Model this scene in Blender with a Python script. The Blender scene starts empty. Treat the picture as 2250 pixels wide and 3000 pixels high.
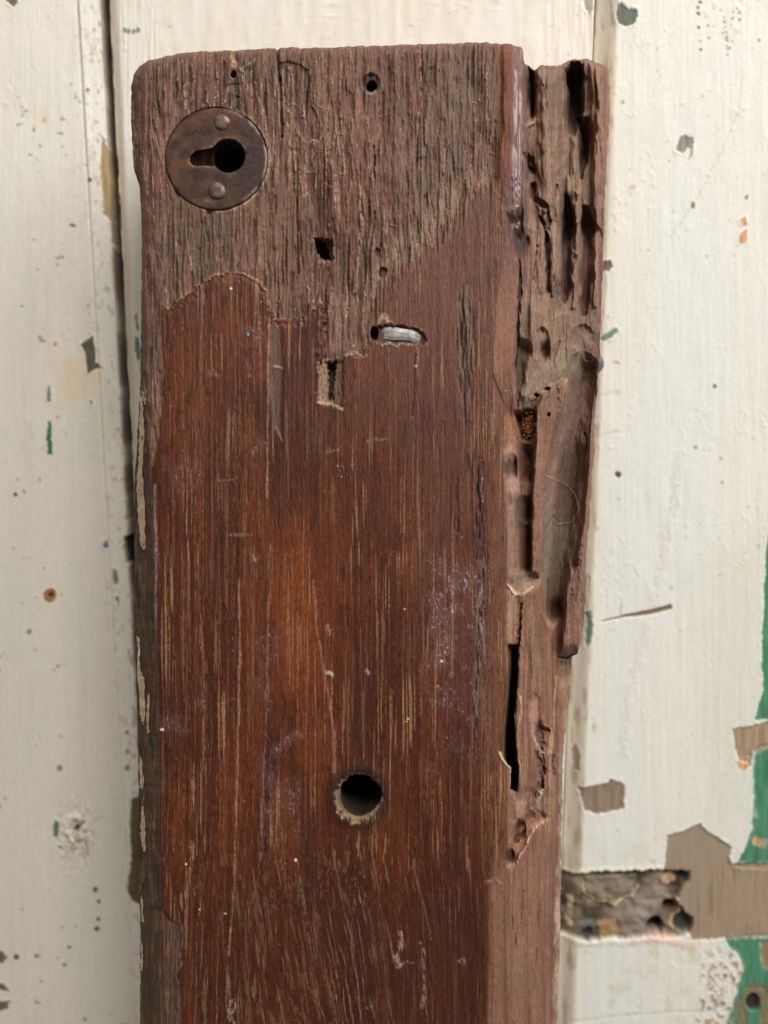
import bpy, math, random
import numpy as np
from mathutils import Vector

# ------------------------------------------------------------------ camera
scene = bpy.context.scene
R = math.radians
FPX = 2600.0                       # focal length in photo pixels (2250 x 3000)
PITCH = R(10.3)                    # camera looks down a little
LEAN = R(7.3)                      # the timber leans back against the wall
DT = 0.224                         # camera to timber face
cam_d = bpy.data.cameras.new('camera')
cam = bpy.data.objects.new('camera', cam_d)
scene.collection.objects.link(cam)
scene.camera = cam
CAMZ = 1.30
cam.location = (0, 0, CAMZ)
cam.rotation_euler = (R(90) - PITCH, 0, 0)
cam_d.sensor_fit = 'VERTICAL'
cam_d.sensor_height = 36
cam_d.sensor_width = 27
cam_d.lens = 36 * FPX / 3000
cam_d.clip_start = 0.005
cam_d.clip_end = 50
cam_d.dof.use_dof = True
cam_d.dof.focus_distance = DT + 0.004
cam_d.dof.aperture_fstop = 9.5
# ------------------------------------------------------------------ light: a soft room, a window to the right
w = bpy.data.worlds.new('World'); scene.world = w
w.use_nodes = True
bg = w.node_tree.nodes['Background']
bg.inputs[0].default_value = (1.0, 0.95, 0.88, 1)
bg.inputs[1].default_value = 0.20
def area(name, loc, target, sx, sy, power, col):
    l = bpy.data.lights.new(name, 'AREA'); l.shape = 'RECTANGLE'; l.size = sx; l.size_y = sy
    l.energy = power; l.color = col
    o = bpy.data.objects.new(name, l); scene.collection.objects.link(o)
    o.location = loc
    o.rotation_euler = (Vector(target) - Vector(loc)).to_track_quat('-Z', 'Y').to_euler()
    return o
area('window_light', (1.00, -0.32, CAMZ + 0.72), (0, 0.25, CAMZ), 0.6, 0.9, 14.0, (0.88, 0.94, 1.0))
area('room_light', (0.42, -0.85, CAMZ + 1.30), (0, 0.25, CAMZ), 0.75, 0.6, 30.0, (1.0, 0.965, 0.91))
scene.view_settings.view_transform = 'Standard'
scene.view_settings.look = 'None'
scene.view_settings.exposure = 0.0
scene.view_settings.gamma = 1.0

# ------------------------------------------------------------------ geometry helpers
CAM = np.array([0, 0, CAMZ])
FWD = np.array([0, math.cos(PITCH), -math.sin(PITCH)])
UP = np.array([0, math.sin(PITCH), math.cos(PITCH)])
RT = np.array([1.0, 0, 0])
TN = np.array([0, -math.cos(LEAN), math.sin(LEAN)])      # outward normal of the timber face
T0 = CAM + DT * FWD
PXMM = FPX / DT / 1000                                    # photo pixels per mm on the timber face
def rays(px, py):
    px = np.asarray(px, float); py = np.asarray(py, float)
    return (((px - 1125) / FPX)[..., None] * RT + (-(py - 1500) / FPX)[..., None] * UP + FWD)
def on_timber(px, py, h=0.0):
    """point of the timber whose face height is h millimetres"""
    r = rays(px, py)
    c = np.dot(T0 - CAM, TN) + np.asarray(h, float) / 1000
    return CAM + r * (c / (r @ TN))[..., None]
THICK = 0.046
TOPB = on_timber(1125, 126, 0) - TN * THICK
WALLY = TOPB[1] + 0.0008
def on_wall(px, py, h=0.0):
    r = rays(px, py)
    return CAM + r * ((WALLY - np.asarray(h, float) / 1000) / r[..., 1])[..., None]
def wall_px(X, Z):
    d = np.stack([X, np.full_like(X, WALLY), Z - CAMZ], -1)
    z = d @ FWD
    return 1125 + FPX * (d @ RT) / z, 1500 - FPX * (d @ UP) / z
# ------------------------------------------------------------------ noise and drawing helpers
rng = np.random.default_rng(7)
_T = rng.random((64, 256, 256)).astype(np.float32)
def vn(x, y, seed):
    t = _T[seed % 64]
    ix = np.floor(x).astype(np.int64); iy = np.floor(y).astype(np.int64)
    fx = (x - ix).astype(np.float32); fy = (y - iy).astype(np.float32)
    fx = fx * fx * fx * (fx * (fx * 6 - 15) + 10); fy = fy * fy * fy * (fy * (fy * 6 - 15) + 10)
    x0 = ix & 255; x1 = (ix + 1) & 255; y0 = iy & 255; y1 = (iy + 1) & 255
    a = t[y0, x0]; b = t[y0, x1]; c = t[y1, x0]; d = t[y1, x1]
    return (a + (b - a) * fx) * (1 - fy) + (c + (d - c) * fx) * fy
def fbm(x, y, seed, oct=3, gain=0.5):
    s = 0; a = 1; n = 0
    for i in range(oct):
        s = s + a * vn(x * 2 ** i + 13.7 * i, y * 2 ** i + 7.3 * i, seed + i); n += a; a *= gain
    return s / n
def sst(a, b, x):
    t = np.clip((x - a) / (b - a), 0, 1)
    return t * t * (3 - 2 * t)
def lin(c):
    c = np.asarray(c, float) / 255
    return np.where(c <= 0.04045, c / 12.92, ((c + 0.055) / 1.055) ** 2.4)
class Canvas:
    """a grid of points (photo coordinates) with height h (mm), albedo and gloss"""
    def __init__(s, X, Y, st=1.0):
        s.X = X; s.Y = Y
        s.h = np.zeros(X.shape); s.col = np.zeros(X.shape + (3,)); s.gl = np.zeros(X.shape)
        s.wx = (fbm(X / 22, Y / (30 * st), 50) - .5); s.wy = (fbm(X / 20, Y / (26 * st), 54) - .5)
        s.wn = vn(X / 16, Y / 24, 13); s.bn = fbm(X / 4.5, Y / 9, 19, 2)
        s.sx = (fbm(X / 90, Y / 260, 37, 2) - .5) * 1.6
        s.fx = (fbm(X / 6, Y / (9 * st), 56, 2) - .5); s.fy = (fbm(X / 6, Y / 9, 58, 2) - .5)
    def box(s, pts, pad):
        p = np.asarray(pts, float)
        return ((s.X > p[:, 0].min() - pad) & (s.X < p[:, 0].max() + pad) &
                (s.Y > p[:, 1].min() - pad) & (s.Y < p[:, 1].max() + pad))
    def sd(s, pts, warp=5, fine=3, pad=60, ay=1.0):
        """signed distance to a polygon in photo pixels, positive inside"""
        m = s.box(pts, pad); out = np.full(s.X.shape, -1e3)
        if not m.any(): return out
        x = s.X[m] + warp * 2 * s.wx[m] + fine * 2 * s.fx[m]; y = s.Y[m] + warp * 2 * s.wy[m] + fine * 2 * s.fy[m]
        p = np.asarray(pts, float) * (1, ay); y = y * ay; q = np.roll(p, -1, 0)
        d = np.full(x.shape, 1e9); ins = np.zeros(x.shape, bool)
        for (ax, ay_), (bx, by) in zip(p, q):
            ex, ey = bx - ax, by - ay_
            t = np.clip(((x - ax) * ex + (y - ay_) * ey) / (ex * ex + ey * ey + 1e-9), 0, 1)
            d = np.minimum(d, (x - ax - t * ex) ** 2 + (y - ay_ - t * ey) ** 2)
            if ay_ != by:
                c = ((ay_ > y) != (by > y)) & (x < (bx - ax) * (y - ay_) / (by - ay_) + ax)
                ins ^= c
        d = np.sqrt(d); out[m] = np.where(ins, d, -d)
        return out
    def ld(s, pts, warp=3, fine=2, pad=60, taper=False):
        """distance to an open polyline"""
        m = s.box(pts, pad); out = np.full(s.X.shape, 1e3)
        if not m.any(): return out
        x = s.X[m] + warp * 2 * s.wx[m] + fine * 2 * s.fx[m]; y = s.Y[m] + warp * 2 * s.wy[m] + fine * 2 * s.fy[m]
        d = np.full(x.shape, 1e9)
        for (ax, ay), (bx, by) in zip(pts[:-1], pts[1:]):
            ex, ey = bx - ax, by - ay
            t = np.clip(((x - ax) * ex + (y - ay) * ey) / (ex * ex + ey * ey + 1e-9), 0, 1)
            d = np.minimum(d, (x - ax - t * ex) ** 2 + (y - ay - t * ey) ** 2)
        out[m] = np.sqrt(d)
        return out
    def tint(s, c, m):
        s.col += (lin(c) - s.col) * np.clip(m, 0, 1)[..., None]
    def patch(s, pts, c=None, k=1.0, dh=0.0, soft=3, warp=5, fine=3, ramp=None, pad=60):
        d = s.sd(pts, warp, fine, pad); m = sst(-soft, soft, d)
        if c is not None: s.tint(c, m * k)
        if dh: s.h += dh * (sst(0, ramp, d) if ramp else m)
        return d
    def stroke(s, pts, width, c=None, k=1.0, dh=0.0, soft=2, warp=3, fine=2, brk=.6):
        d = s.ld(pts, warp, fine); wv = width * (.45 + 1.1 * s.wn)
        m = 1 - sst(wv - soft, wv + soft, d)
        if width > 1.9: m = m * (1 - brk * (1 - sst(.34, .5, s.bn)))
        if c is not None: s.tint(c, m * k)
        if dh: s.h += dh * m
        return d

def grid_mesh(name, P, col, gl, mat, parent=None, back=None, extra=None):
    """quads over a grid of points; 'back' (same shape rims) closes the sides so the piece is solid"""
    nr, nc = P.shape[:2]
    V = P.reshape(-1, 3); I = np.arange(nr * nc).reshape(nr, nc)
    F = np.stack([I[:-1, :-1], I[1:, :-1], I[1:, 1:], I[:-1, 1:]], -1).reshape(-1, 4)
    C = np.concatenate([col.reshape(-1, 3), gl.reshape(-1, 1)], 1)
    if back is not None:
        rim = np.concatenate([I[0, :], I[1:, -1], I[-1, -2::-1], I[-2:0:-1, 0]])
        n0 = len(V); B = back(V[rim])
        steps = 5
        allv = [V]; prev = rim
        FF = [F]; CC = [C]
        for k in range(1, steps + 1):
            ids = n0 + (k - 1) * len(rim) + np.arange(len(rim))
            t = k / steps
            allv.append(V[rim] * (1 - t) + B * t)
            cc = C[rim].copy(); CC.append(cc)
            nxt = np.roll(ids, -1); pn = np.roll(prev, -1)
            FF.append(np.stack([prev, pn, nxt, ids], -1)); prev = ids
        V = np.concatenate(allv); C = np.concatenate(CC)
        # back cap as strips between left and right rims
        last = n0 + (steps - 1) * len(rim)
        pos = {}
        for k, r_ in enumerate(rim): pos[int(r_)] = last + k
        capl = [pos[int(I[r_, 0])] for r_ in range(nr)]; capr = [pos[int(I[r_, -1])] for r_ in range(nr)]
        capl = np.array(capl); capr = np.array(capr)
        FF.append(np.stack([capl[:-1], capr[:-1], capr[1:], capl[1:]], -1))
        F = np.concatenate(FF)
    me = bpy.data.meshes.new(name)
    me.vertices.add(len(V)); me.vertices.foreach_set('co', V.astype(np.float32).ravel())
    me.loops.add(F.size); me.loops.foreach_set('vertex_index', F.astype(np.int32).ravel())
    me.polygons.add(len(F))
    me.polygons.foreach_set('loop_start', np.arange(0, F.size, 4, dtype=np.int32))
    me.polygons.foreach_set('loop_total', np.full(len(F), 4, dtype=np.int32))
    me.update(calc_edges=True)
    me.polygons.foreach_set('use_smooth', np.ones(len(F), bool))
    a = me.color_attributes.new('tint', 'FLOAT_COLOR', 'POINT')
    a.data.foreach_set('color', C.astype(np.float32).ravel())
    me.validate()
    return link(name, me, mat, parent)
def link(name, me, mat, parent=None):
    me.materials.append(mat)
    o = bpy.data.objects.new(name, me); scene.collection.objects.link(o)
    if parent is not None:
        o.parent = parent; o.matrix_parent_inverse = parent.matrix_world.inverted()
    return o
def empty(name, loc, label, cat):
    o = bpy.data.objects.new(name, None); scene.collection.objects.link(o)
    o.location = loc; o.empty_display_size = .02
    bpy.context.view_layer.update()
    o['label'] = label; o['category'] = cat
    return o
def pymesh(name, V, F, mat, parent=None, smooth=True):
    me = bpy.data.meshes.new(name)
    me.from_pydata([tuple(map(float, v)) for v in V], [], [tuple(map(int, f)) for f in F]); me.update()
    if smooth: me.polygons.foreach_set('use_smooth', [True] * len(me.polygons))
    return link(name, me, mat, parent)
# ------------------------------------------------------------------ materials
def nodes(name):
    m = bpy.data.materials.new(name); m.use_nodes = True
    nt = m.node_tree; return m, nt, nt.nodes['Principled BSDF']
def noise(nt, scale, detail=3, rough=.6, stretch=(1, 1, 1)):
    tc = nt.nodes.new('ShaderNodeTexCoord'); mp = nt.nodes.new('ShaderNodeMapping')
    mp.inputs['Scale'].default_value = stretch
    n = nt.nodes.new('ShaderNodeTexNoise'); n.inputs['Scale'].default_value = scale
    n.inputs['Detail'].default_value = detail; n.inputs['Roughness'].default_value = rough
    nt.links.new(tc.outputs['Object'], mp.inputs['Vector']); nt.links.new(mp.outputs[0], n.inputs['Vector'])
    return n.outputs['Fac']
def ramp(nt, src, lo, hi, a, b):
    r = nt.nodes.new('ShaderNodeMapRange'); nt.links.new(src, r.inputs[0])
    r.inputs[1].default_value = lo; r.inputs[2].default_value = hi; r.inputs[3].default_value = a; r.inputs[4].default_value = b
    return r.outputs[0]
def surface(name, stretch, scale, var, bump, rough_lo, rough_hi, spec=.5, scale2=None, coat=0, speck=0):
    """colour and gloss come from the piece's own map; the nodes add the fine grain"""
    m, nt, bs = nodes(name)
    at = nt.nodes.new('ShaderNodeAttribute'); at.attribute_name = 'tint'
    f = noise(nt, scale, 4, .65, stretch)
    k = ramp(nt, f, .3, .7, 1 - var, 1 + var)
    mul = nt.nodes.new('ShaderNodeVectorMath'); mul.operation = 'SCALE'
    nt.links.new(at.outputs['Color'], mul.inputs[0]); nt.links.new(k, mul.inputs['Scale'])
    if speck:
        m2 = nt.nodes.new('ShaderNodeVectorMath'); m2.operation = 'SCALE'
        nt.links.new(mul.outputs[0], m2.inputs[0]); nt.links.new(ramp(nt, noise(nt, scale * .75, 3, .7, (1, 1, .4)), .32, .68, 1 - speck, 1 + speck), m2.inputs['Scale']); mul = m2
    nt.links.new(mul.outputs[0], bs.inputs['Base Color'])
    # roughness = lo where glossy, hi where dull, broken up by the grain
    ra = ramp(nt, at.outputs['Alpha'], 0, 1, rough_hi, rough_lo)
    ad = nt.nodes.new('ShaderNodeMath'); ad.operation = 'ADD'
    nt.links.new(ra, ad.inputs[0]); nt.links.new(ramp(nt, noise(nt, scale * .4, 3, .6, stretch), .3, .7, -.07, .09), ad.inputs[1])
    nt.links.new(ad.outputs[0], bs.inputs['Roughness'])
    bs.inputs['Specular IOR Level'].default_value = spec
    if coat:
        nt.links.new(ramp(nt, at.outputs['Alpha'], .78, 1, 0, coat), bs.inputs['Coat Weight']); bs.inputs['Coat Roughness'].default_value = .16
    bp = nt.nodes.new('ShaderNodeBump'); bp.inputs['Strength'].default_value = bump; bp.inputs['Distance'].default_value = .0003
    nt.links.new(noise(nt, scale2 or scale, 4, .7, stretch), bp.inputs['Height'])
    nt.links.new(bp.outputs[0], bs.inputs['Normal'])
    return m
M_WOOD = surface('old_timber', (1, 1, .07), 3500, .26, .5, .26, .85, .32, None, .8, .30)
M_PLATE = surface('worn_iron', (1, 1, 1), 1500, .30, .6, .55, .85, .25)
M_WALL = surface('chipped_paint', (1, 1, .35), 900, .03, .10, .30, .75, .4)
def plain(name, c, rough=.7, var=.25, scale=2500, bump=.4, metal=0, c2=None, stretch=(1, 1, 1)):
    m, nt, bs = nodes(name)
    f = noise(nt, scale, 5, .65, stretch)
    mx = nt.nodes.new('ShaderNodeMix'); mx.data_type = 'RGBA'
    a = lin(c); b = lin(c2) if c2 is not None else a * (1 - var)
    mx.inputs['A'].default_value = (*a, 1); mx.inputs['B'].default_value = (*b, 1)
    nt.links.new(ramp(nt, f, .35, .65, 0, 1), mx.inputs['Factor']); nt.links.new(mx.outputs['Result'], bs.inputs['Base Color'])
    nt.links.new(ramp(nt, f, .3, .7, rough - .1, rough + .1), bs.inputs['Roughness'])
    bs.inputs['Metallic'].default_value = metal
    bp = nt.nodes.new('ShaderNodeBump'); bp.inputs['Strength'].default_value = bump; bp.inputs['Distance'].default_value = .0002
    nt.links.new(noise(nt, scale * 1.3, 5, .7, stretch), bp.inputs['Height']); nt.links.new(bp.outputs[0], bs.inputs['Normal'])
    return m
M_IRON = plain('rusty_iron', (84, 60, 46), .42, c2=(58, 47, 44), scale=420, bump=.35, metal=.35)
M_NAIL = plain('worn_nail', (122, 102, 86), .45, c2=(80, 62, 52), scale=700, bump=.4, metal=.4)
M_STEEL = plain('grey_nail', (172, 166, 164), .5, c2=(116, 106, 100), scale=700, bump=.6, metal=.25, stretch=(1, 1, 1))
M_FLAKE = plain('cream_paint_flake', (214, 190, 156), .6, c2=(176, 148, 116), var=.12, scale=800, bump=.3)
M_FIBRE = plain('torn_wood_fibre', (160, 130, 104), .8, c2=(128, 98, 74), scale=1500)
M_SPLIT = plain('splinter_wood', (120, 86, 66), .7, c2=(86, 58, 46), scale=1800, stretch=(1, 1, .08))
M_FRASS = plain('rot_crumb', (176, 112, 58), .9, c2=(110, 62, 34), scale=2600, bump=.8)
M_DARK = plain('dark_backing', (34, 30, 28), .9, scale=300)
M_GREY = plain('grey_disc', (112, 106, 102), .6, c2=(84, 80, 78), scale=700)
M_HAIR = plain('pale_hair', (205, 190, 172), .5)

exec_parts = []
# ================================================================== THE WALL
wall = empty('plank_wall', (0, WALLY + .01, CAMZ - .2),
             'cream painted wall of vertical planks, chipped to green paint and brown wood, behind the old timber', 'wall')
SL = float(np.mean([on_wall(x, y)[0] for x, y in ((309, 0), (317, 304), (336, 651), (355, 1085), (371, 1371), (389, 1778), (398, 2004))]))
SR = float(np.mean([on_wall(x, y)[0] for x, y in ((1746, 0), (1744, 168))]))
ZT = float(on_wall(1125, -60)[2]); ZB = float(on_wall(1125, 3060)[2])
def rows():
    z = np.arange(ZT, ZB, -.00034)
    return np.concatenate([np.linspace(ZT + .16, ZT + .004, 24), z, np.linspace(ZB - .004, ZB - .30, 30)])
CREAM = (228, 221, 207)
BARE = (140, 120, 98); GREEN = (72, 128, 98); DKGREY = (92, 86, 74)
def paint_base(c, seed):
    X, Y = c.X, c.Y
    c.tint(CREAM, np.ones_like(X))
    n = fbm(X / 160, Y / 420, seed, 3); c.tint((233, 221, 206), sst(.45, .8, n) * .5)
    n = fbm(X / 120 + 40, Y / 300, seed + 3, 3); c.tint((222, 219, 203), sst(.5, .8, n) * .6)
    n = fbm(X / 18, Y / 300, seed + 5, 3); c.tint((216, 205, 184), sst(.55, .9, n) * .35)     # brush streaks
    c.h += (n - .5) * .12 + (fbm(X / 7, Y / 160, seed + 7, 2) - .5) * .06
    c.h += (fbm(X / 60, Y / 160, seed + 9, 2) - .5) * .22
    b = fbm(X / 11, Y / 16, seed + 11, 2); reg = sst(.58, .78, fbm(X / 90, Y / 140, seed + 12, 2)) * .5
    c.h += sst(.62, .8, b) * .16 * reg; c.tint((190, 170, 140), sst(.7, .86, b) * .55 * reg)
    b = vn(X / 13 + 5, Y / 13, seed + 14) * vn(X / 60, Y / 70, seed + 15)                       # fly specks
    c.tint((140, 124, 102), sst(.74, .86, b) * .6)
    c.gl[:] = .55 + (fbm(X / 50, Y / 90, seed + 16, 2) - .5) * .3
def chip(c, pts, colr, dh=-.25, warp=4, fine=3, soft=2.5, k=1, grain=True, rim=True):
    d = c.sd(pts, warp, fine, 40); m = sst(-soft, soft, d)
    if rim:
        e = np.exp(-((d + 3) / 4) ** 2) * sst(.35, .65, fbm(c.X / 14, c.Y / 14, 59, 2)); c.tint((244, 240, 230), e * .3); c.h += .14 * e
    c.tint(colr, m * k)
    if grain:
        g = fbm(c.X / 6, c.Y / 60, 31, 2); c.col *= (1 + m * (g - .5) * .7)[..., None]
    c.h += dh * m; c.gl *= 1 - .8 * m
    return m
def dot(c, x, y, r, colr, dh=0., ry=None, k=1, warp=2.5):
    ry = ry or r
    a = np.linspace(0, 2 * math.pi, 12, endpoint=False)
    return chip(c, [(x + r * math.cos(t), y + ry * math.sin(t)) for t in a], colr, dh, warp, 1.5, 2.5, k, False, False)
def plank(xs, seed, shape):
    z = rows()
    XX, ZZ = np.meshgrid(xs, z)
    px, py = wall_px(XX, ZZ)
    c = Canvas(px, py); paint_base(c, seed); shape(c, XX)
    c.h += (c.fx * .06)
    P = np.stack([XX, WALLY - c.h / 1000, ZZ], -1)
    return grid_mesh('plank', P, c.col, c.gl, M_WALL, wall,
                     back=lambda V: np.stack([V[:, 0], np.full(len(V), WALLY + .018), V[:, 2]], 1))
def left_shape(c, XX):
    e = (SL - XX) * 1000                                   # mm from the seam
    c.h += .5 * sst(7.4, 6.6, e) - .35 * np.exp(-((e - 7.3) / .35) ** 2)
    rag = (fbm(c.X * 0 + 3.3, c.Y / 70, 20, 3) - .5) * 1.3
    c.h -= 1.3 * (1 - sst(.0, .3, e - .45 + rag * .7)); c.tint((30, 26, 23), 1 - sst(.0, .3, e - .45 + rag * .7))  # near-black edge paints in the shade of the seam gap
    c.tint((250, 246, 236), sst(7.0, 6.2, e) * .35)
    c.tint((150, 128, 104), (1 - sst(.4, 1.5, e + rag)) * .55)
    n = sst(.62, .8, fbm(c.X / 10, c.Y / 18, 24, 2)) * np.exp(-e / 5); c.tint((172, 150, 124), n)
    # big worn blush of an older coat
    c.patch([(170, 1060), (280, 1040), (300, 1110), (240, 1170), (180, 1190)], (232, 208, 178), .7, soft=26, warp=14)
    c.patch([(290, 1130), (350, 1140), (340, 1290), (270, 1300)], (224, 218, 196), .6, soft=20, warp=14)
    chip(c, [(303, 400), (296, 440), (295, 500), (303, 600), (304, 628), (325, 648), (331, 560), (324, 500), (318, 440)], (176, 152, 112))
    chip(c, [(236, 1009), (274, 984), (279, 1063), (306, 1079), (282, 1079), (255, 1098), (252, 1041)], (98, 90, 74), warp=2)
    chip(c, [(138, 1134), (147, 1130), (150, 1175), (140, 1178)], (110, 138, 112), -.1)
    chip(c, [(142, 1236), (152, 1236), (150, 1270), (154, 1330), (140, 1334), (137, 1290)], (58, 116, 82), -.2)
    chip(c, [(262, 1172), (272, 1178), (267, 1190)], (70, 118, 96), -.1, 1, 1)
    chip(c, [(301, 1598), (312, 1580), (318, 1604), (308, 1606)], (92, 118, 140), -.1, 1, 1)
    dot(c, 147, 1742, 18, (168, 116, 70), .18, 21); dot(c, 150, 1742, 8, (86, 50, 32), -.3)
    dot(c, 86, 1850, 8, (150, 138, 104)); dot(c, 46, 1450, 6, (96, 84, 70)); dot(c, 70, 1440, 5, (176, 140, 112))
    dot(c, 175, 2250, 9, (150, 140, 84)); dot(c, 373, 2248, 9, (150, 142, 90)); dot(c, 162, 1010, 6, (216, 138, 92))
    dot(c, 213, 660, 9, (104, 116, 100), ry=5); dot(c, 264, 528, 7, (120, 112, 104)); dot(c, 258, 265, 6, (150, 118, 88))
    dot(c, 130, 352, 7, (170, 132, 96)); dot(c, 100, 380, 5, (180, 132, 96)); dot(c, 122, 340, 26, (228, 205, 180), k=.6)
    chip(c, [(334, 1668), (346, 1672), (350, 1700), (338, 1712), (330, 1694)], (138, 128, 100), -.15)
    chip(c, [(340, 1745), (349, 1748), (346, 1782)], (120, 110, 84), -.15)
    chip(c, [(366, 1574), (390, 1568), (392, 1655), (372, 1650), (364, 1610)], (26, 22, 20), -4.0, 1, 1)
    chip(c, [(420, 2330), (386, 2340), (381, 2400), (386, 2500), (378, 2570), (372, 2618), (390, 2640), (425, 2660)], (106, 86, 54), -.4)
    dot(c, 372, 2144, 6, (140, 120, 104)); dot(c, 376, 2200, 8, (168, 158, 148)); dot(c, 398, 2100, 10, (176, 164, 156), ry=30, k=.6)
    # rough filled nail spot with a rusty run
    d = np.hypot(c.X - 224, (c.Y - 2427) * .8); c.h += .9 * np.exp(-((d - 26) / 9) ** 2) * (.4 + fbm(c.X / 8, c.Y / 8, 5, 2)) - .9 * np.exp(-(d / 9) ** 2)
    q = np.exp(-(np.hypot(c.X - 228, (c.Y - 2450) * .55) / 48) ** 2); c.h += q * (fbm(c.X / 9, c.Y / 14, 8, 2) - .5) * 1.6
    c.tint((176, 156, 130), sst(.5, .8, fbm(c.X / 9, c.Y / 12, 9, 2)) * q)
    dot(c, 224, 2427, 8, (74, 68, 62)); dot(c, 244, 2407, 5, (110, 104, 96)); chip(c, [(160, 2405), (172, 2410), (168, 2450), (158, 2452)], (96, 116, 88), -.1)
    chip(c, [(246, 2456), (256, 2466), (262, 2512), (254, 2505)], (190, 148, 108), 0, k=.8, rim=False)
    for x, y, r_ in ((280, 2606, 8), (288, 2640, 6), (289, 2692, 6), (283, 2721, 8), (203, 2775, 5), (106, 2800, 6), (48, 2803, 9), (189, 2826, 5), (176, 2480, 5)):
        dot(c, x, y, r_, (104, 92, 78))
    for pts in ([(-30, 2782), (8, 2790), (21, 2806), (10, 2824), (-30, 2826)], [(-30, 2880), (10, 2884), (30, 2906), (-30, 2896)],
                [(-30, 2936), (30, 2932), (24, 2958), (-30, 2968)], [(22, -20), (54, -20), (50, 8), (36, 20), (20, 6)]):
        chip(c, pts, (124, 104, 80))
    chip(c, [(242, 2982), (256, 2988), (248, 2996)], (70, 110, 70), -.1)
    for i in range(30):
        dot(c, random.uniform(0, 380), random.uniform(0, 3000), random.uniform(1.8, 4.2), random.choice([(160, 138, 112), (126, 112, 94), (190, 160, 130)]), k=.7)
def mid_shape(c, XX):
    e = (XX - SL) * 1000; e2 = (SR - XX) * 1000
    rag = (fbm(c.X * 0 + 7.3, c.Y / 60, 33, 3) - .5)
    c.h -= 1.7 * (1 - sst(.9, 4.8, e)); c.h -= 1.5 * (1 - sst(1.2, 1.6, e + rag * .8))
    c.tint((206, 188, 160), (1 - sst(2.5, 5.5, e)) * .55); c.tint((130, 106, 80), (1 - sst(.8, 1.9, e + rag * 1.2)) * .6)  # chamfer tinted tan to paint in its shade; seam edge bare wood
    c.h -= 4 * (1 - sst(.25, .55, e2)); c.tint((60, 50, 42), 1 - sst(.25, .6, e2))  # plank edge darkened to paint in the right seam's shade
    c.tint((30, 26, 23), 1 - sst(1.2, 1.6, e + rag * .8)); n = sst(.45, .75, fbm(c.X / 7, c.Y / 200, 35, 3)); c.tint((214, 202, 180), n * .5); c.h += n * .12  # near-black edge paints in gap shade; then streaks of the paint
    for x in (366, 378, 392, 404): dot(c, x, 92 + random.uniform(-4, 4), 6, (98, 112, 92), ry=9, k=.85)
    chip(c, [(396, 925), (404, 920), (408, 965), (400, 968)], (96, 132, 104), -.1)
    chip(c, [(398, 990), (408, 992), (410, 1055), (402, 1060), (396, 1030)], (80, 122, 104), -.1)
    chip(c, [(332, 520), (345, 560), (340, 600), (330, 570)], (230, 222, 200), .4, k=.3)
    chip(c, [(1706, -20), (1740, -20), (1736, 30), (1728, 48), (1712, 24)], (178, 160, 136), -.2)
    c.patch([(1690, 60), (1742, 50), (1740, 190), (1700, 190)], (226, 214, 196), .5, soft=14)
    for i in range(26):
        dot(c, random.uniform(430, 1740), random.uniform(0, 180), random.uniform(1.8, 4), random.choice([(190, 172, 146), (150, 134, 110)]), k=.6)
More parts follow.
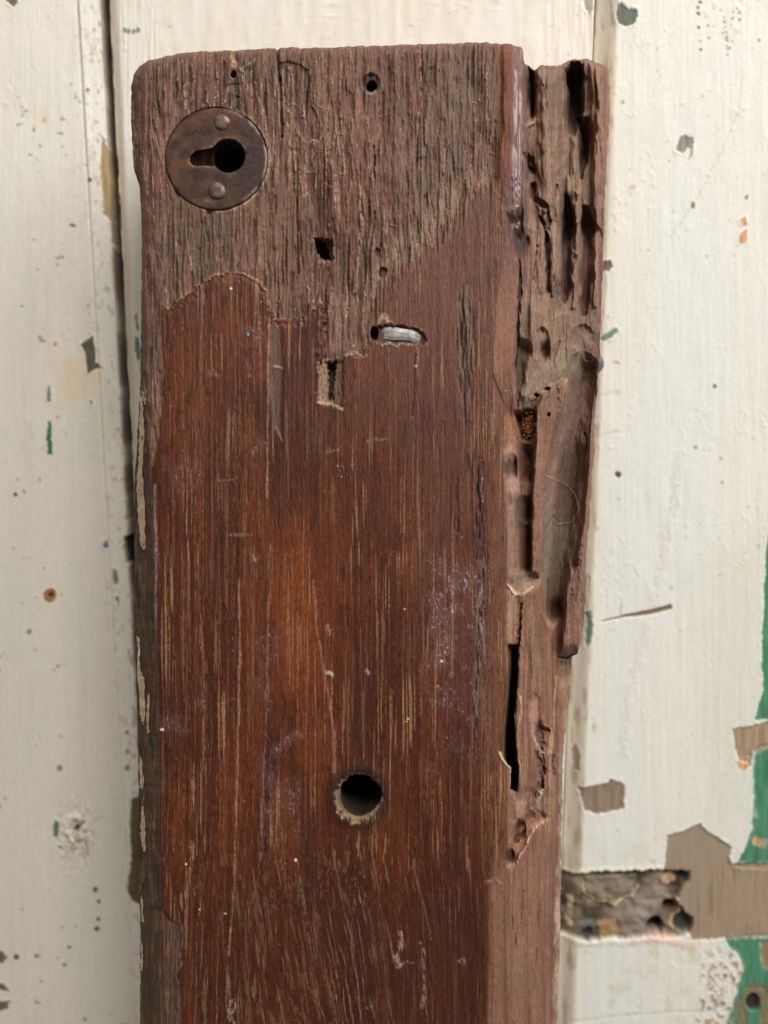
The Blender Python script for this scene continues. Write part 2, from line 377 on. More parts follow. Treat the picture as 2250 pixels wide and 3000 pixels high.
def right_shape(c, XX):
    e = (XX - SR) * 1000
    X, Y = c.X, c.Y
    c.h -= 3.4 * (1 - sst(-.2, 6.7, e)) + .0; c.h -= 3 * (1 - sst(0, .5, e)); c.tint((70, 58, 48), 1 - sst(.1, .5, e))  # edge tint paints in the shade of the right seam
    c.tint((214, 198, 176), (1 - sst(5.8, 6.8, e)) * .55)  # left-facing bevel tinted tan, its shaded side put into the colour
    n = sst(.5, .8, fbm(X / 8, Y / 60, 36, 2)) * (1 - sst(5.5, 7.5, e)); c.tint((150, 130, 106), n * .6)
    c.tint((223, 222, 214), (.4 + .5 * sst(.4, .7, fbm(X / 200, Y / 500, 37, 2))) * sst(6, 12, e))
    # shallow grey wave where the paint sagged
    c.stroke([(1998, 1330), (1975, 1480), (1955, 1560), (1935, 1680), (1915, 1760)], 12, (214, 210, 196), .5, .12, 9, 8)
    c.stroke([(1895, 1830), (1870, 1950), (1845, 2050), (1830, 2200)], 14, (216, 211, 197), .5, .12, 10, 8)
    c.stroke([(2175, 200), (2160, 330), (2110, 450), (2030, 600), (1960, 700)], 2.5, (196, 186, 170), .45, -.1)
    chip(c, [(1808, 16), (1822, 8), (1838, 26), (1862, 28), (1868, 44), (1856, 72), (1836, 78), (1814, 72), (1806, 40)], (100, 106, 96))
    chip(c, [(1982, 422), (1992, 402), (2010, 396), (2028, 404), (2030, 430), (2022, 442), (2014, 430), (2004, 452), (1990, 446), (1980, 444)], (146, 136, 118))
    chip(c, [(2020, 432), (2030, 430), (2026, 464), (2016, 470)], (180, 168, 150), -.05)
    chip(c, [(2168, 640), (2186, 634), (2190, 660), (2172, 664)], (206, 150, 112), .15); chip(c, [(2172, 680), (2190, 672), (2188, 708), (2160, 714)], (210, 152, 112), .15)
    dot(c, 2152, 748, 8, (226, 204, 166), ry=6); dot(c, 2030, 600, 7, (130, 120, 100), ry=11); dot(c, 2187, 577, 6, (140, 134, 122)); dot(c, 1824, 298, 6, (170, 156, 140))
    for y in (5, 22, 40, 80, 145): dot(c, 2050 + random.uniform(-5, 5), y, 5, (90, 98, 92))
    for i in range(36):
        dot(c, random.gauss(2140, 50), random.uniform(20, 160), random.uniform(2, 5), (126, 128, 116), k=.8)
    chip(c, [(1762, 768), (1786, 764), (1794, 780), (1782, 796), (1764, 792)], (120, 98, 82))
    chip(c, [(1760, 990), (1785, 968), (1806, 962), (1812, 970), (1788, 992), (1764, 1004)], (110, 136, 112))
    c.stroke([(1750, 1160), (1790, 1148), (1820, 1146)], 5, (204, 188, 166), .6, soft=4); c.stroke([(1750, 1275), (1780, 1268), (1812, 1262)], 4, (184, 176, 162), .6, soft=4)
    c.stroke([(1800, 1060), (1812, 1064)], 6, (180, 160, 132), .8, soft=3)
    dot(c, 1811, 1391, 9, (92, 76, 58), -.3); dot(c, 2093, 1131, 7, (120, 118, 110)); dot(c, 2038, 1310, 6, (142, 140, 132)); dot(c, 2113, 1344, 5, (170, 166, 158)); dot(c, 2116, 1413, 5, (170, 166, 158)); dot(c, 1967, 1722, 8, (200, 196, 180))
    d = c.ld([(1764, 1821), (1830, 1806), (1900, 1795), (1962, 1780)], 1, 1)
    wdt = 1.5 + 5.5 * sst(1764, 1920, X); m = 1 - sst(wdt - 1.5, wdt + 2, d); c.tint((126, 106, 84), m); c.h -= .5 * m
    c.stroke([(1818, 1770), (1817, 1815)], 2.5, (176, 172, 160), .7, soft=2)
    chip(c, [(1718, 1795), (1730, 1792), (1739, 1835), (1733, 1880), (1720, 1900)], (92, 122, 104)); chip(c, [(1722, 1680), (1730, 1690), (1728, 1740), (1722, 1740)], (170, 176, 156), -.1)
    chip(c, [(1678, 2205), (1690, 2185), (1700, 2220), (1697, 2258), (1684, 2262)], (142, 122, 96))
    c.patch([(1600, 2080), (1680, 2080), (1690, 2170), (1660, 2800), (1600, 2800)], (214, 208, 178), .35, soft=10)
    dot(c, 1741, 2130, 7, (196, 188, 172), ry=14)
    chip(c, [(1696, 2309), (1778, 2294), (1786, 2281), (1820, 2290), (1831, 2307), (1826, 2353), (1828, 2370), (1769, 2381), (1753, 2387), (1710, 2374)], (138, 118, 96), -.35, 3)
    # grubby yellowed band near the lower right
    c.patch([(2060, 1650), (2230, 1550), (2230, 2120), (2150, 2480), (2060, 2420)], (214, 209, 186), .55, soft=60, warp=20)
    n = sst(.55, .8, fbm(X / 40, Y / 50, 41, 3)) * sst(2300, 2700, Y); c.tint((205, 200, 172), n * .65)
    # older green coat and bare wood
    chip(c, [(2250, 1560), (2241, 1697), (2231, 1896), (2234, 2020), (2211, 2110), (2300, 2110), (2400, 2100), (2400, 1500), (2262, 1500)], GREEN, -.3, 4)
    chip(c, [(2207, 2195), (2250, 2180), (2400, 2180), (2400, 2560), (2150, 2545), (2185, 2480), (2203, 2420), (2207, 2330)], GREEN, -.3, 4)
    chip(c, [(2120, 2750), (2250, 2740), (2400, 2740), (2400, 3150), (2105, 3150), (2130, 3000), (2150, 2930), (2165, 2880), (2180, 2840), (2165, 2800)], GREEN, -.3, 7)
    c.stroke([(2205, 2200), (2206, 2300), (2210, 2350), (2200, 2440)], 5, (170, 200, 170), .6, soft=4, warp=6)
    chip(c, [(2145, 2136), (2195, 2128), (2250, 2117), (2400, 2105), (2400, 2190), (2250, 2190), (2207, 2206), (2200, 2240), (2165, 2232), (2155, 2190)], (160, 136, 108), -.5)
    chip(c, [(2160, 2232), (2196, 2226), (2198, 2245), (2178, 2260), (2163, 2252)], (200, 160, 112), -.2, 2)
    chip(c, [(2200, 2462), (2215, 2452), (2240, 2466), (2246, 2480), (2215, 2480)], (190, 154, 106), -.1)
    chip(c, [(2206, 2380), (2216, 2378), (2216, 2392)], (190, 150, 110), -.1, 1, 1, grain=False)
    chip(c, [(1944, 2560), (1951, 2488), (1955, 2450), (2006, 2433), (2031, 2419), (2052, 2414), (2065, 2433), (2115, 2463), (2147, 2484), (2136, 2509), (2141, 2532), (2250, 2530), (2400, 2526), (2400, 2746), (2250, 2746), (2027, 2756), (1990, 2640)], (154, 135, 113), -.5, 3, grain=False)
    n = sst(.35, .75, fbm(X / 45, Y / 220, 43, 3)); q = sst(2020, 2060, X) * sst(2520, 2560, Y) * (1 - sst(2735, 2750, Y)); c.tint((166, 136, 109), (.35 + .65 * n) * q * .8)
    c.tint((112, 92, 72), sst(.6, .75, fbm(X / 5, Y / 110, 45, 2)) * q * .5)
    chip(c, [(2229, 2762), (2260, 2756), (2400, 2756), (2400, 2850), (2250, 2842), (2236, 2830)], (138, 112, 84), -.4)
    # mortise with filler, holes and dirt
    mort = [(1600, 2576), (1740, 2556), (1944, 2549), (2022, 2556), (2008, 2590), (1985, 2640), (2005, 2675), (2032, 2692), (2024, 2738), (1975, 2750), (1880, 2745), (1800, 2752), (1740, 2757), (1600, 2752)]
    d = c.sd(mort, 5, 3); m = sst(-3, 3, d)
    lump = fbm(X / 62, Y / 50, 47, 3)
    c.h -= m * (3.0 - 3.2 * (lump - .3)); c.gl *= 1 - .8 * m
    c.tint((112, 99, 78), m); c.tint((134, 117, 99), m * sst(.45, .62, lump)); c.tint((62, 54, 44), m * (1 - sst(.32, .5, lump)))
    c.tint((150, 136, 126), m * np.exp(-(np.hypot(X - 1880, Y - 2670) / 60) ** 2)); c.h += m * 1.6 * np.exp(-(np.hypot(X - 1870, Y - 2670) / 55) ** 2)
    c.patch([(1720, 2575), (1870, 2565), (1860, 2620), (1800, 2650), (1745, 2640), (1716, 2600)], (134, 123, 102), .8, .6, 4, 8)
    c.stroke([(1708, 2575), (1716, 2620), (1740, 2645), (1800, 2655), (1850, 2635), (1872, 2610)], 4, (196, 176, 130), .9, .5, 3, 6)
    c.stroke([(1676, 2650), (1672, 2700), (1676, 2725)], 8, (206, 186, 156), .85, .6, 3, 4)
    c.patch([(1755, 2715), (1800, 2700), (1815, 2745), (1760, 2755)], (168, 132, 88), .9, .8, 6)
    c.patch([(1690, 2725), (1740, 2705), (1760, 2725), (1735, 2750), (1690, 2745)], (98, 99, 94), .8, .3, 6)
    c.patch([(1934, 2580), (1975, 2565), (1985, 2590), (1955, 2608)], (184, 148, 110), .8, .6, 4)
    c.patch([(1960, 2720), (1990, 2650), (2000, 2670), (1975, 2735)], (182, 148, 112), .9, .6, 4)
    for x, y, r_, cc, dh in ((1966, 2667, 26, (110, 86, 64), -.5), (1966, 2663, 16, (22, 18, 16), -4), (1925, 2722, 24, (20, 17, 16), -5), (2004, 2712, 28, (60, 68, 62), -1.2), (1723, 2745, 17, (58, 54, 50), -1.5), (2008, 2575, 14, (54, 66, 62), -1)):
        dot(c, x, y, r_, cc, dh, warp=4)
    c.stroke([(1650, 2565), (1740, 2550), (1850, 2548), (1940, 2545)], 5, (222, 208, 164), .8, .3, 4, 4)
    c.stroke([(1750, 2568), (1820, 2562)], 6, (64, 72, 68), .8, -.4, 4)
    c.stroke([(1860, 2758), (1930, 2752), (2000, 2765), (2030, 2775)], 9, (226, 186, 166), .8, .2, 6, 5)
    c.stroke([(1660, 2764), (1760, 2768), (1850, 2765)], 6, (196, 190, 160), .7, .1, 5, 5)
    # scabby flaking paint at the lower right
    q = c.sd([(2050, 2790), (2140, 2770), (2165, 2800), (2180, 2840), (2160, 2900), (2140, 3020), (2030, 3060), (2060, 2900)], 8, 4)
    q = sst(-14, 14, q); n = fbm(X / 9, Y / 12, 48, 3)
    c.h += q * (n - .45) * .7; c.tint((200, 178, 150), q * sst(.52, .6, n) * .8); c.tint((150, 126, 100), q * sst(.64, .7, n)); c.tint((206, 206, 206), q * (1 - sst(.3, .42, n)) * .7)
    c.stroke([(1670, 2994), (1800, 2978), (1960, 2966), (2080, 2962)], 3, (190, 184, 164), .6, -.15)
    # curl of brown wood round a hole in the green
    c.stroke([(2175, 3060), (2178, 2960), (2200, 2905), (2225, 2900), (2244, 2940), (2240, 3060)], 14, (140, 110, 76), 1, -.3, 4, 7); dot(c, 2208, 2940, 20, (52, 40, 30), -1.5, 26)
    for i in range(90):
        dot(c, random.uniform(1700, 2240), random.uniform(0, 2500), random.uniform(1.6, 4), random.choice([(190, 182, 164), (150, 146, 136), (206, 190, 170)]), k=.7)
random.seed(3)
mm = .001
xl = on_wall(-60, 3060)[0]
dense = .00034
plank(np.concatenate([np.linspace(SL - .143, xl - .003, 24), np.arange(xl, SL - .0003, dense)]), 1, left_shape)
xa = on_wall(440, 2600)[0]; xb = on_wall(1600, 0)[0]
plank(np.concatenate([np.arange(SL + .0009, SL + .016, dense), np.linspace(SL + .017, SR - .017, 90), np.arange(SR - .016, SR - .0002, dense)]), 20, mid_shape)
xr = on_wall(2300, 2900)[0]
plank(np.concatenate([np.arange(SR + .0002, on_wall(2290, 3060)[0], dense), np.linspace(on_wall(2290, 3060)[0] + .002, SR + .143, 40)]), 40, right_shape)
plank(np.linspace(SL - .287, SL - .1442, 14), 61, lambda c, XX: None)
plank(np.linspace(SR + .1442, SR + .287, 14), 62, lambda c, XX: None)
def slab(name, x0, x1, y0, y1, z0, z1, mat, parent):
    V = [(x, y, z) for x in (x0, x1) for y in (y0, y1) for z in (z0, z1)]
    F = [(0, 1, 3, 2), (4, 6, 7, 5), (0, 4, 5, 1), (2, 3, 7, 6), (0, 2, 6, 4), (1, 5, 7, 3)]
    return pymesh(name, V, F, mat, parent, False)
slab('backing_board', SL - .287, SR + .287, WALLY + .019, WALLY + .030, ZB - .30, ZT + .16, M_DARK, wall)
# half-hidden grey disc (old fixing) on the right plank
def dome(name, cx, cy, r, h0, h1, mat, parent, place, n=28, flat=.55, jag=.05, seed=1):
    rr = random.Random(seed); V = []; F = []
    prof = [(1.0, h0 - .6), (1.0, h0), (.93, h0 + (h1 - h0) * .55), (.75, h0 + (h1 - h0) * .85), (flat, h1), (.25, h1 * .985 + h0 * .015)]
    ph = [1 + rr.uniform(-jag, jag) for _ in range(n)]
    for a, hh in prof:
        for k in range(n):
            t = 2 * math.pi * k / n
            V.append(place(cx + r * a * ph[k] * math.cos(t), cy + r * a * ph[k] * math.sin(t), hh + rr.uniform(-.015, .015) * (h1 - h0)))
    V.append(place(cx, cy, h1))
    for j in range(len(prof) - 1):
        for k in range(n): F.append((j * n + k, j * n + (k + 1) % n, (j + 1) * n + (k + 1) % n, (j + 1) * n + k))
    j = len(prof) - 1
    for k in range(n): F.append((j * n + k, j * n + (k + 1) % n, len(V) - 1))
    return pymesh(name, V, F, mat, parent)
dome('nail_head', 1740, 1064, 33, -.9, .7, M_GREY, wall, lambda x, y, h: on_wall(x, y, h), jag=.03)

# ================================================================== THE TIMBER
timber = empty('timber_post', tuple(on_timber(1000, 3000, -20)),
               'old worn red-brown timber post with a keyhole plate, leaning against the cream plank wall', 'timber')
def curve(pts):
    ys = [p[1] for p in pts]; xs = [p[0] for p in pts]
    return lambda y: np.interp(y, ys, xs)
Lf = curve([(386, 130), (384, 319), (388, 437), (394, 505), (408, 539), (415, 627), (415, 820), (412, 1045), (411, 1120), (402, 1290), (394, 1420), (393, 1640), (398, 1868), (402, 2100), (407, 2316), (409, 2590), (411, 2860), (409, 3000), (409, 3120)])
Rf = curve([(1784, 130), (1786, 215), (1787, 305), (1784, 382), (1771, 561), (1768, 715), (1763, 868), (1758, 1022), (1752, 1108), (1742, 1217), (1741, 1326), (1730, 1452), (1723, 1579), (1717, 1651), (1718, 1741), (1708, 1842), (1695, 1912), (1692, 1917), (1677, 1922), (1674, 1930), (1671, 2025), (1661, 2107), (1651, 2188), (1647, 2310), (1645, 2432), (1641, 2595), (1641, 2754), (1636, 2880), (1630, 3000), (1626, 3120)])
Tp = [(384, 262), (388, 240), (394, 218), (407, 196), (422, 186), (436, 178), (470, 167), (519, 158), (603, 151), (700, 148), (806, 143), (814, 150), (822, 143), (835, 141), (1000, 138), (1150, 132), (1307, 127), (1435, 126), (1490, 130), (1512, 133), (1531, 139), (1535, 150), (1538, 186), (1551, 192), (1566, 205), (1584, 190), (1610, 194), (1635, 192), (1662, 182), (1686, 174), (1722, 172), (1763, 187), (1780, 197), (1790, 212)]
STEP = 2.15; YB = 3110
t = np.linspace(0, 1, int(1402 / STEP)); s_ = np.linspace(0, 1, int((YB - 130) / STEP))
x0 = 385 + t * 1402
TT = np.interp(x0, [p[0] for p in Tp], [p[1] for p in Tp])
TT = TT + (fbm(x0 / 14, x0 * 0 + 3.1, 21, 3) - .5) * 7 + (fbm(x0 / 60, x0 * 0 + 9.1, 22, 2) - .5) * 5
Yg = TT[None, :] + s_[:, None] * (YB - TT[None, :])
lo = Lf(Yg) + (fbm(Yg / 18, Yg * 0 + 1.7, 23, 3) - .5) * 6; hi = Rf(Yg) + (fbm(Yg / 22, Yg * 0 + 5.7, 25, 3) - .5) * 7
Xg = lo + t[None, :] * (hi - lo)
c = Canvas(Xg, Yg, 2.4); X, Y = c.X, c.Y
ones = np.ones_like(X)
# --- guide lines down the post
Bf = curve([(436, 130), (444, 600), (432, 905), (428, 1150), (438, 1310), (447, 1460), (452, 1640), (452, 1870), (462, 2010), (466, 2363), (470, 2640), (472, 3120)])(Y) + (fbm(Y / 40, Y * 0 + 2, 26, 3) - .5) * 10
Cf = curve([(1490, 130), (1483, 560), (1470, 760), (1452, 900), (1444, 1200), (1436, 1500), (1434, 1800), (1426, 2400), (1420, 3120)])(Y) + (fbm(Y / 90, Y * 0 + 4, 27, 2) - .5) * 14
Ef = curve([(1534, 130), (1536, 560), (1530, 760), (1512, 1000), (1480, 1217), (1474, 1326), (1484, 1470), (1487, 1690), (1484, 1880), (1490, 2300), (1490, 3120)])(Y)
L_, R_ = lo, curve([(1788, 130), (1786, 300), (1764, 868), (1742, 1217), (1723, 1579), (1702, 1880), (1664, 2080), (1646, 2400), (1640, 2700), (1628, 3120)])(Y)
dep = np.zeros_like(X)
# left rounded arris and splayed side
u = np.clip((Bf - X) / np.maximum(Bf - L_, 1), 0, 1)
lowd = sst(1050, 1500, Y)
dep += np.where(X < Bf, (3.2 + 8.0 * lowd) * (u ** (1.9 - .75 * lowd)), 0)
dep += 1.2 * np.exp(-np.clip(X - Bf, 0, None) / 14) * 0.5
# right: chamfer, then the receding side
u = np.clip((X - Cf) / np.maximum(Ef - Cf, 1), 0, 1)
side = np.clip((X - Ef) / np.maximum(R_ - Ef, 1), 0, 1)
ch_d = curve([(2.5, 130), (2.5, 560), (2.9, 1000), (2.6, 1500), (3.4, 3120)])(Y)
sd_d = curve([(15, 130), (15, 900), (19, 1500), (17, 1900), (16, 2300), (17, 3120)])(Y)
dep += ch_d * u ** 1.5 + (6.2 * (1 - sst(640, 900, Y)) + .8) * (side > 0) * sst(0, .06, side) + sd_d * side ** 1.15
# worn edge at the top end
et = Y - TT[None, :]
dep += 3.0 * np.exp(-et / 7.0) + .7 * np.exp(-et / 26)
c.h = -dep
c.h += (fbm(X / 260, Y / 600, 28, 2) - .5) * 1.0
# --- where the varnished skin survives
skin_pts = [(476, 908), (512, 884), (549, 863), (602, 830), (642, 807), (682, 803), (721, 810), (755, 830), (781, 853), (798, 893), (808, 932), (827, 944), (867, 936), (900, 916), (927, 893), (943, 886), (950, 906), (948, 1045), (934, 1056), (930, 1178), (1003, 1196), (1003, 1062), (1013, 1040), (1069, 1046), (1078, 979), (1090, 930), (1120, 840), (1179, 781), (1241, 751), (1287, 694), (1348, 617), (1389, 556), (1451, 551), (1485, 556), (1560, 700), (1560, 3300), (440, 3300), (440, 2680), (471, 2640), (462, 2000), (450, 1700), (447, 1470), (446, 1380), (472, 1260), (480, 1100)]
sdv = c.sd(skin_pts, 4.5, 2.5, 4000)
diag = sst(1076, 1110, X) * (X < 1500)
sdv = sdv + ((fbm(X / 24, Y / 30, 27, 3) - .5) * 34 * (Y < 960) + (fbm(X / 8, Y / 14, 28, 2) - .5) * 12) * (X < 1085) * (X > 490) * sst(-90, -30, sdv) * sst(90, 30, sdv) * (Y < 1040)
sdv = sdv + (fbm(X / 5, Y / 110, 41, 3) - .5) * (9 + 30 * diag) * (Y < 1260) * sst(-120, -40, sdv) * sst(140, 60, sdv)
skin = sst(-2.5 - 22 * diag, 2.5 + 18 * diag, sdv + (fbm(X / 6, Y / 50, 36, 2) - .5) * 36 * diag)
side_m = sst(-6, 6, X - Ef)                                   # decayed right side
face = (1 - side_m)
weath = (1 - skin) * face * sst(4, -14, X - Cf + 14)
# --- weathered wood
g1 = fbm(X / 18 + c.sx, Y / 240, 1, 3); g2 = fbm(X / 38, Y / 330, 4, 3); g3 = fbm(X / 5.2 + c.wx * .5, Y / 95, 8, 2); g4 = fbm(X / 60, Y / 75, 11, 4)
pit = fbm(X / 8 + c.sx * 2, Y / 75, 14, 3)
c.tint((122, 86, 72), ones)
c.tint((107, 72, 58), sst(.42, .62, g2) * .65)
c.tint((122, 95, 78), sst(.54, .72, g1) * .6)
c.tint((88, 60, 50), (1 - sst(.30, .44, g1)) * .6)
fine1 = fbm(X / 3.6 + c.sx, Y / 40, 8, 3); fine2 = fbm(X / 11 + c.sx * 1.5, Y / 85, 20, 4)
c.tint((146, 116, 96), sst(.56, .78, fine1) * .4)
c.tint((152, 126, 104), sst(.62, .76, fine2) * .5)
c.tint((84, 60, 50), (1 - sst(.28, .42, fine2)) * .55)
c.tint((94, 76, 62), sst(.54, .70, g4) * .4)
c.tint((70, 52, 44), (1 - sst(.22, .34, pit)) * .7)
spk = fbm(X / 3.2, Y / 5.5, 33, 2); c.tint((150, 124, 104), sst(.66, .8, spk) * .35); c.tint((74, 54, 46), sst(.34, .22, spk) * .35)
relief = (g1 - .5) * .75 + (fine2 - .5) * .55 + (fine1 - .5) * .22 + (g4 - .5) * .8 - (1 - sst(.26, .42, pit)) * .45
c.h += weath * (relief - .95)
fe = (fbm(X / 5, Y / 170, 35, 2) - .5) * .30 + (fbm(X / 14, Y / 260, 37, 2) - .5) * .2
te = fbm(X / 55 + c.sx, Y / 330, 26, 2) + fe; tsh = fbm(X / 42, Y / 280, 42, 2) + fe
for n_, lv, cc in ((te, .44, (100, 72, 58)), (te, .58, (130, 96, 80)), (tsh, .42, (88, 68, 54)), (tsh, .60, (108, 71, 58))):
    m_ = sst(lv - .03, lv + .03, n_); c.h += weath * (m_ - .5) * .26
    c.tint(cc, weath * ((1 - m_) if lv < .5 else m_) * .45); e_ = np.exp(-((n_ - lv - .01) / .014) ** 2) * sst(.4, .6, c.bn) ; c.tint((166, 138, 114), weath * e_ * .4)
for pts_, cc, dh_ in (([(818, 180), (856, 180), (903, 205), (907, 269), (915, 311), (932, 336), (936, 412), (894, 412), (873, 378), (856, 336), (822, 298), (816, 227)], (90, 66, 54), -.55),
                      ([(936, 420), (980, 500), (992, 620), (988, 700), (945, 690), (932, 560)], (106, 68, 55), .15), ([(713, 239), (745, 270), (778, 340), (775, 420), (740, 390), (712, 300)], (116, 72, 62), .3),
                      ([(1000, 520), (1050, 540), (1060, 700), (1040, 860), (1010, 760)], (105, 68, 55), .1), ([(960, 860), (1010, 840), (1060, 900), (1070, 1030), (1015, 1030), (960, 1040)], (132, 100, 86), .1),
                      ([(660, 250), (700, 240), (704, 320), (690, 340), (664, 310)], (80, 64, 52), -.35), ([(1190, 150), (1230, 150), (1235, 300), (1215, 420), (1195, 330)], (112, 66, 56), .3)):
    d_ = c.sd(pts_, 7, 3, 50); m_ = sst(-4, 4, d_) * weath; c.tint(cc, m_ * .65 * (.6 + .4 * sst(.35, .6, fine2))); c.h += dh_ * m_
    e_ = np.exp(-((d_ + 2) / 3) ** 2) * sst(0, 14, X - np.mean([p_[0] for p_ in pts_])) * sst(.35, .55, c.bn) * weath; c.tint((178, 150, 126), e_ * .6); c.h += .12 * e_
# lifted shreds of fibre: short pale vertical tufts
rs = random.Random(31)
for i in range(230):
    x = rs.uniform(420, 1440); y = rs.uniform(170, 980)
    if i % 3 == 0: x = rs.gauss(820, 130); y = rs.gauss(320, 110)
    if math.hypot(x - 634, y - 466) < 170: continue
    ln = rs.uniform(14, 60) if rs.random() < .6 else rs.uniform(60, 170); dx_ = rs.gauss(0, 5); pts_ = [(x, y), (x + dx_ * .4 + rs.gauss(0, 2), y + ln * .5), (x + dx_, y + ln)]
    if rs.random() < .25: pts_.append((x + dx_ + rs.uniform(6, 22) * rs.choice((-1, 1)), y + ln + rs.uniform(0, 16)))
    d_ = c.ld(pts_, 2.5, 2, 10); m_ = (1 - sst(.5, 2.8, d_)) * weath * sst(.3, .5, c.bn) * (.4 + .6 * sst(.3, .6, fine1))
    c.tint((190, 162, 136), m_ * rs.uniform(.3, .85)); c.h += m_ * rs.uniform(.1, .35)
c.col *= np.array([.93, .90, .86])
c.gl[:] = .18
for i in range(46):                                            # long dark splits along the grain
    x = rs.uniform(430, 1440); y = rs.uniform(170, 900); ln = rs.uniform(50, 240)
    if math.hypot(x - 634, y + ln / 2 - 466) < 200: continue
    d_ = c.ld([(x, y), (x + rs.gauss(0, 3), y + ln * .5), (x + rs.gauss(0, 5), y + ln)], 3, 1.5, 10); q_ = np.clip(1 - ((Y - y - ln / 2) / (ln / 2)) ** 2, 0, 1)
    m_ = (1 - sst(2.6 * q_ - .8, 2.6 * q_ + 1.2, d_)) * weath * (q_ > 0); c.tint((50, 36, 29), m_ * .8); c.h -= m_ * .55
# local weathered tones
def soft(pts, col, k, sft=22, wp=12, cond=None):
    d = c.sd(pts, wp, 5, 90); m = sst(-sft, sft, d) * k
    if cond is not None: m = m * cond
    c.tint(col, m); return m
soft([(1230, 160), (1480, 150), (1470, 540), (1360, 560), (1230, 720), (1130, 760), (1150, 400)], (112, 90, 75), .6, 40, 16, weath * sst(.3, .6, g1))
soft([(1000, 140), (1200, 140), (1190, 420), (1120, 640), (1040, 560), (960, 300)], (110, 72, 59), .4, 30, 16, weath * sst(.7, .4, g1))
soft([(470, 560), (620, 640), (820, 600), (760, 780), (500, 860), (430, 700)], (92, 76, 60), .6, 26, 14, weath * sst(.35, .6, fine2))
soft([(700, 600), (860, 560), (940, 820), (820, 900), (720, 780)], (122, 88, 70), .4, 26, 14, weath)
soft([(1150, 700), (1240, 640), (1330, 540), (1400, 480), (1460, 440), (1470, 540), (1390, 556), (1348, 617), (1287, 690), (1241, 745), (1179, 778), (1130, 820), (1110, 900), (1080, 900), (1090, 800)], (138, 114, 94), .7, 20, 12, weath * sst(.25, .55, fine2))
soft([(400, 520), (470, 560), (470, 900), (412, 900)], (92, 62, 52), .5, 16, 8, weath)
# --- varnished skin
w1 = fbm(X / 75 + c.wx * .8, Y / 420, 2, 3); w2 = fbm(X / 13 + c.wx * .6, Y / 340, 5, 3); w3 = fbm(X / 110, Y / 200, 7, 3)
sw = sst(2430, 2700, Y) * np.exp(-((X - 900) / 300) ** 2)     # figured grain low down
xs_ = X + sw * (20 * c.wx + 14 * np.sin((Y - 2500) / 150 + X / 130)) - .16 * sw * (Y - 2500) * sst(700, 900, X)
pf = fbm(xs_ / 4.4 + c.wx * .4, Y / (210 - 110 * sw), 18, 2)
gr = fbm(X / 3.2, Y / 16, 33, 2)
v = np.zeros_like(c.col); v += lin((90, 43, 22))
def vt(colr, m):
    global v
    v += (lin(colr) - v) * np.clip(m, 0, 1)[..., None]
vt((112, 56, 23), sst(.46, .66, w1) * .7)
vt((70, 33, 20), (1 - sst(.34, .48, w1)) * .6)
vt((74, 36, 22), sst(.52, .7, w3) * .5)
vt((108, 57, 30), sst(.54, .74, w2) * .42); vt((64, 30, 18), (1 - sst(.30, .44, w2)) * .42)
glow = np.exp(-(((X - 870) / 62) ** 2 + ((Y - 1790) / 250) ** 2)); vt((134, 68, 25), glow * .85)
vt((98, 50, 30), np.exp(-(((X - 1120) / 110) ** 2 + ((Y - 1500) / 260) ** 2)) * .5)
vt((118, 60, 24), np.exp(-(((X - 570) / 100) ** 2 + ((Y - 1120) / 230) ** 2)) * .45)
# upper part of the skin is drier and pinker
vt((122, 76, 58), sst(1350, 850, Y + (w1 - .5) * 300) * .7 * sst(900, 1050, X))
vt((72, 32, 28), np.exp(-(((X - 880) / 50) ** 2 + ((Y - 1000) / 110) ** 2)) * .7)
vt((104, 64, 50), sst(1150, 1300, X) * sst(2300, 1500, Y) * .35)
# paler right flank below
vt((116, 76, 56), sst(-44, 26, X - Cf + (fbm(X / 6, Y / 180, 33, 2) - .5) * 40) * .75); vt((94, 56, 42), sst(.5, .7, w2) * sst(-10, 10, X - Cf) * .5)
vt((122, 74, 52), sst(.62, .8, gr) * .3); vt((52, 24, 18), sst(.38, .22, gr) * .35)
pore_amt = .25 + .75 * sst(.38, .62, fbm(X / 80, Y / 300, 29, 2))
pore = sst(.64, .74, pf) * pore_amt
vt((164, 118, 88), pore * .72)
sk = sst(.60, .70, fbm(xs_ / 9, Y / 75, 44, 2)) * sw * sst(.42, .58, fbm(X / 70, Y / 120, 43, 2)) * .5
bold = np.zeros_like(X); rb = random.Random(21)
for x0_ in (496, 512, 541, 558, 572, 590, 607, 622, 648, 668, 690, 702, 724, 742, 598, 636):
    y0_ = 900 + rb.uniform(0, 120)
    while y0_ < 2950:
        y1_ = y0_ + rb.uniform(120, 620); xa_ = x0_ + rb.uniform(-3, 3)
        n_ = 5; pts_ = [(xa_ - 14 * sst(2200, 2900, y0_ + (y1_ - y0_) * k / n_) + rb.uniform(-1.6, 1.6), y0_ + (y1_ - y0_) * k / n_) for k in range(n_ + 1)]
        d_ = c.ld(pts_, 1.6, 1.0, 12); wv = rb.uniform(.9, 2.0)
        bold = np.maximum(bold, (1 - sst(wv - 1.2, wv + 1.4, d_)) * rb.uniform(.35, .95)); y0_ = y1_ + rb.uniform(10, 260)
for i in range(95):                                            # spindle flecks of the figure
    x = rb.gauss(850, 120) if i < 65 else rb.uniform(960, 1260); y = rb.uniform(2500, 2990)
    ln = rb.uniform(35, 110); wv = rb.uniform(1.2, 3.6); sl = .05 + .14 * sst(650, 850, x) * rb.uniform(.5, 1.3)
    if abs(x - 850) > 200 and i < 65: continue
    yy = Y - y; d_ = np.abs(X + 4 * c.wx - x - sl * yy); q_ = np.clip(1 - (yy / ln) ** 2, 0, 1); sk = np.maximum(sk, (1 - sst(wv * q_ - 1, wv * q_ + 1.6, d_)) * (q_ > 0) * q_ * rb.uniform(.4, 1))
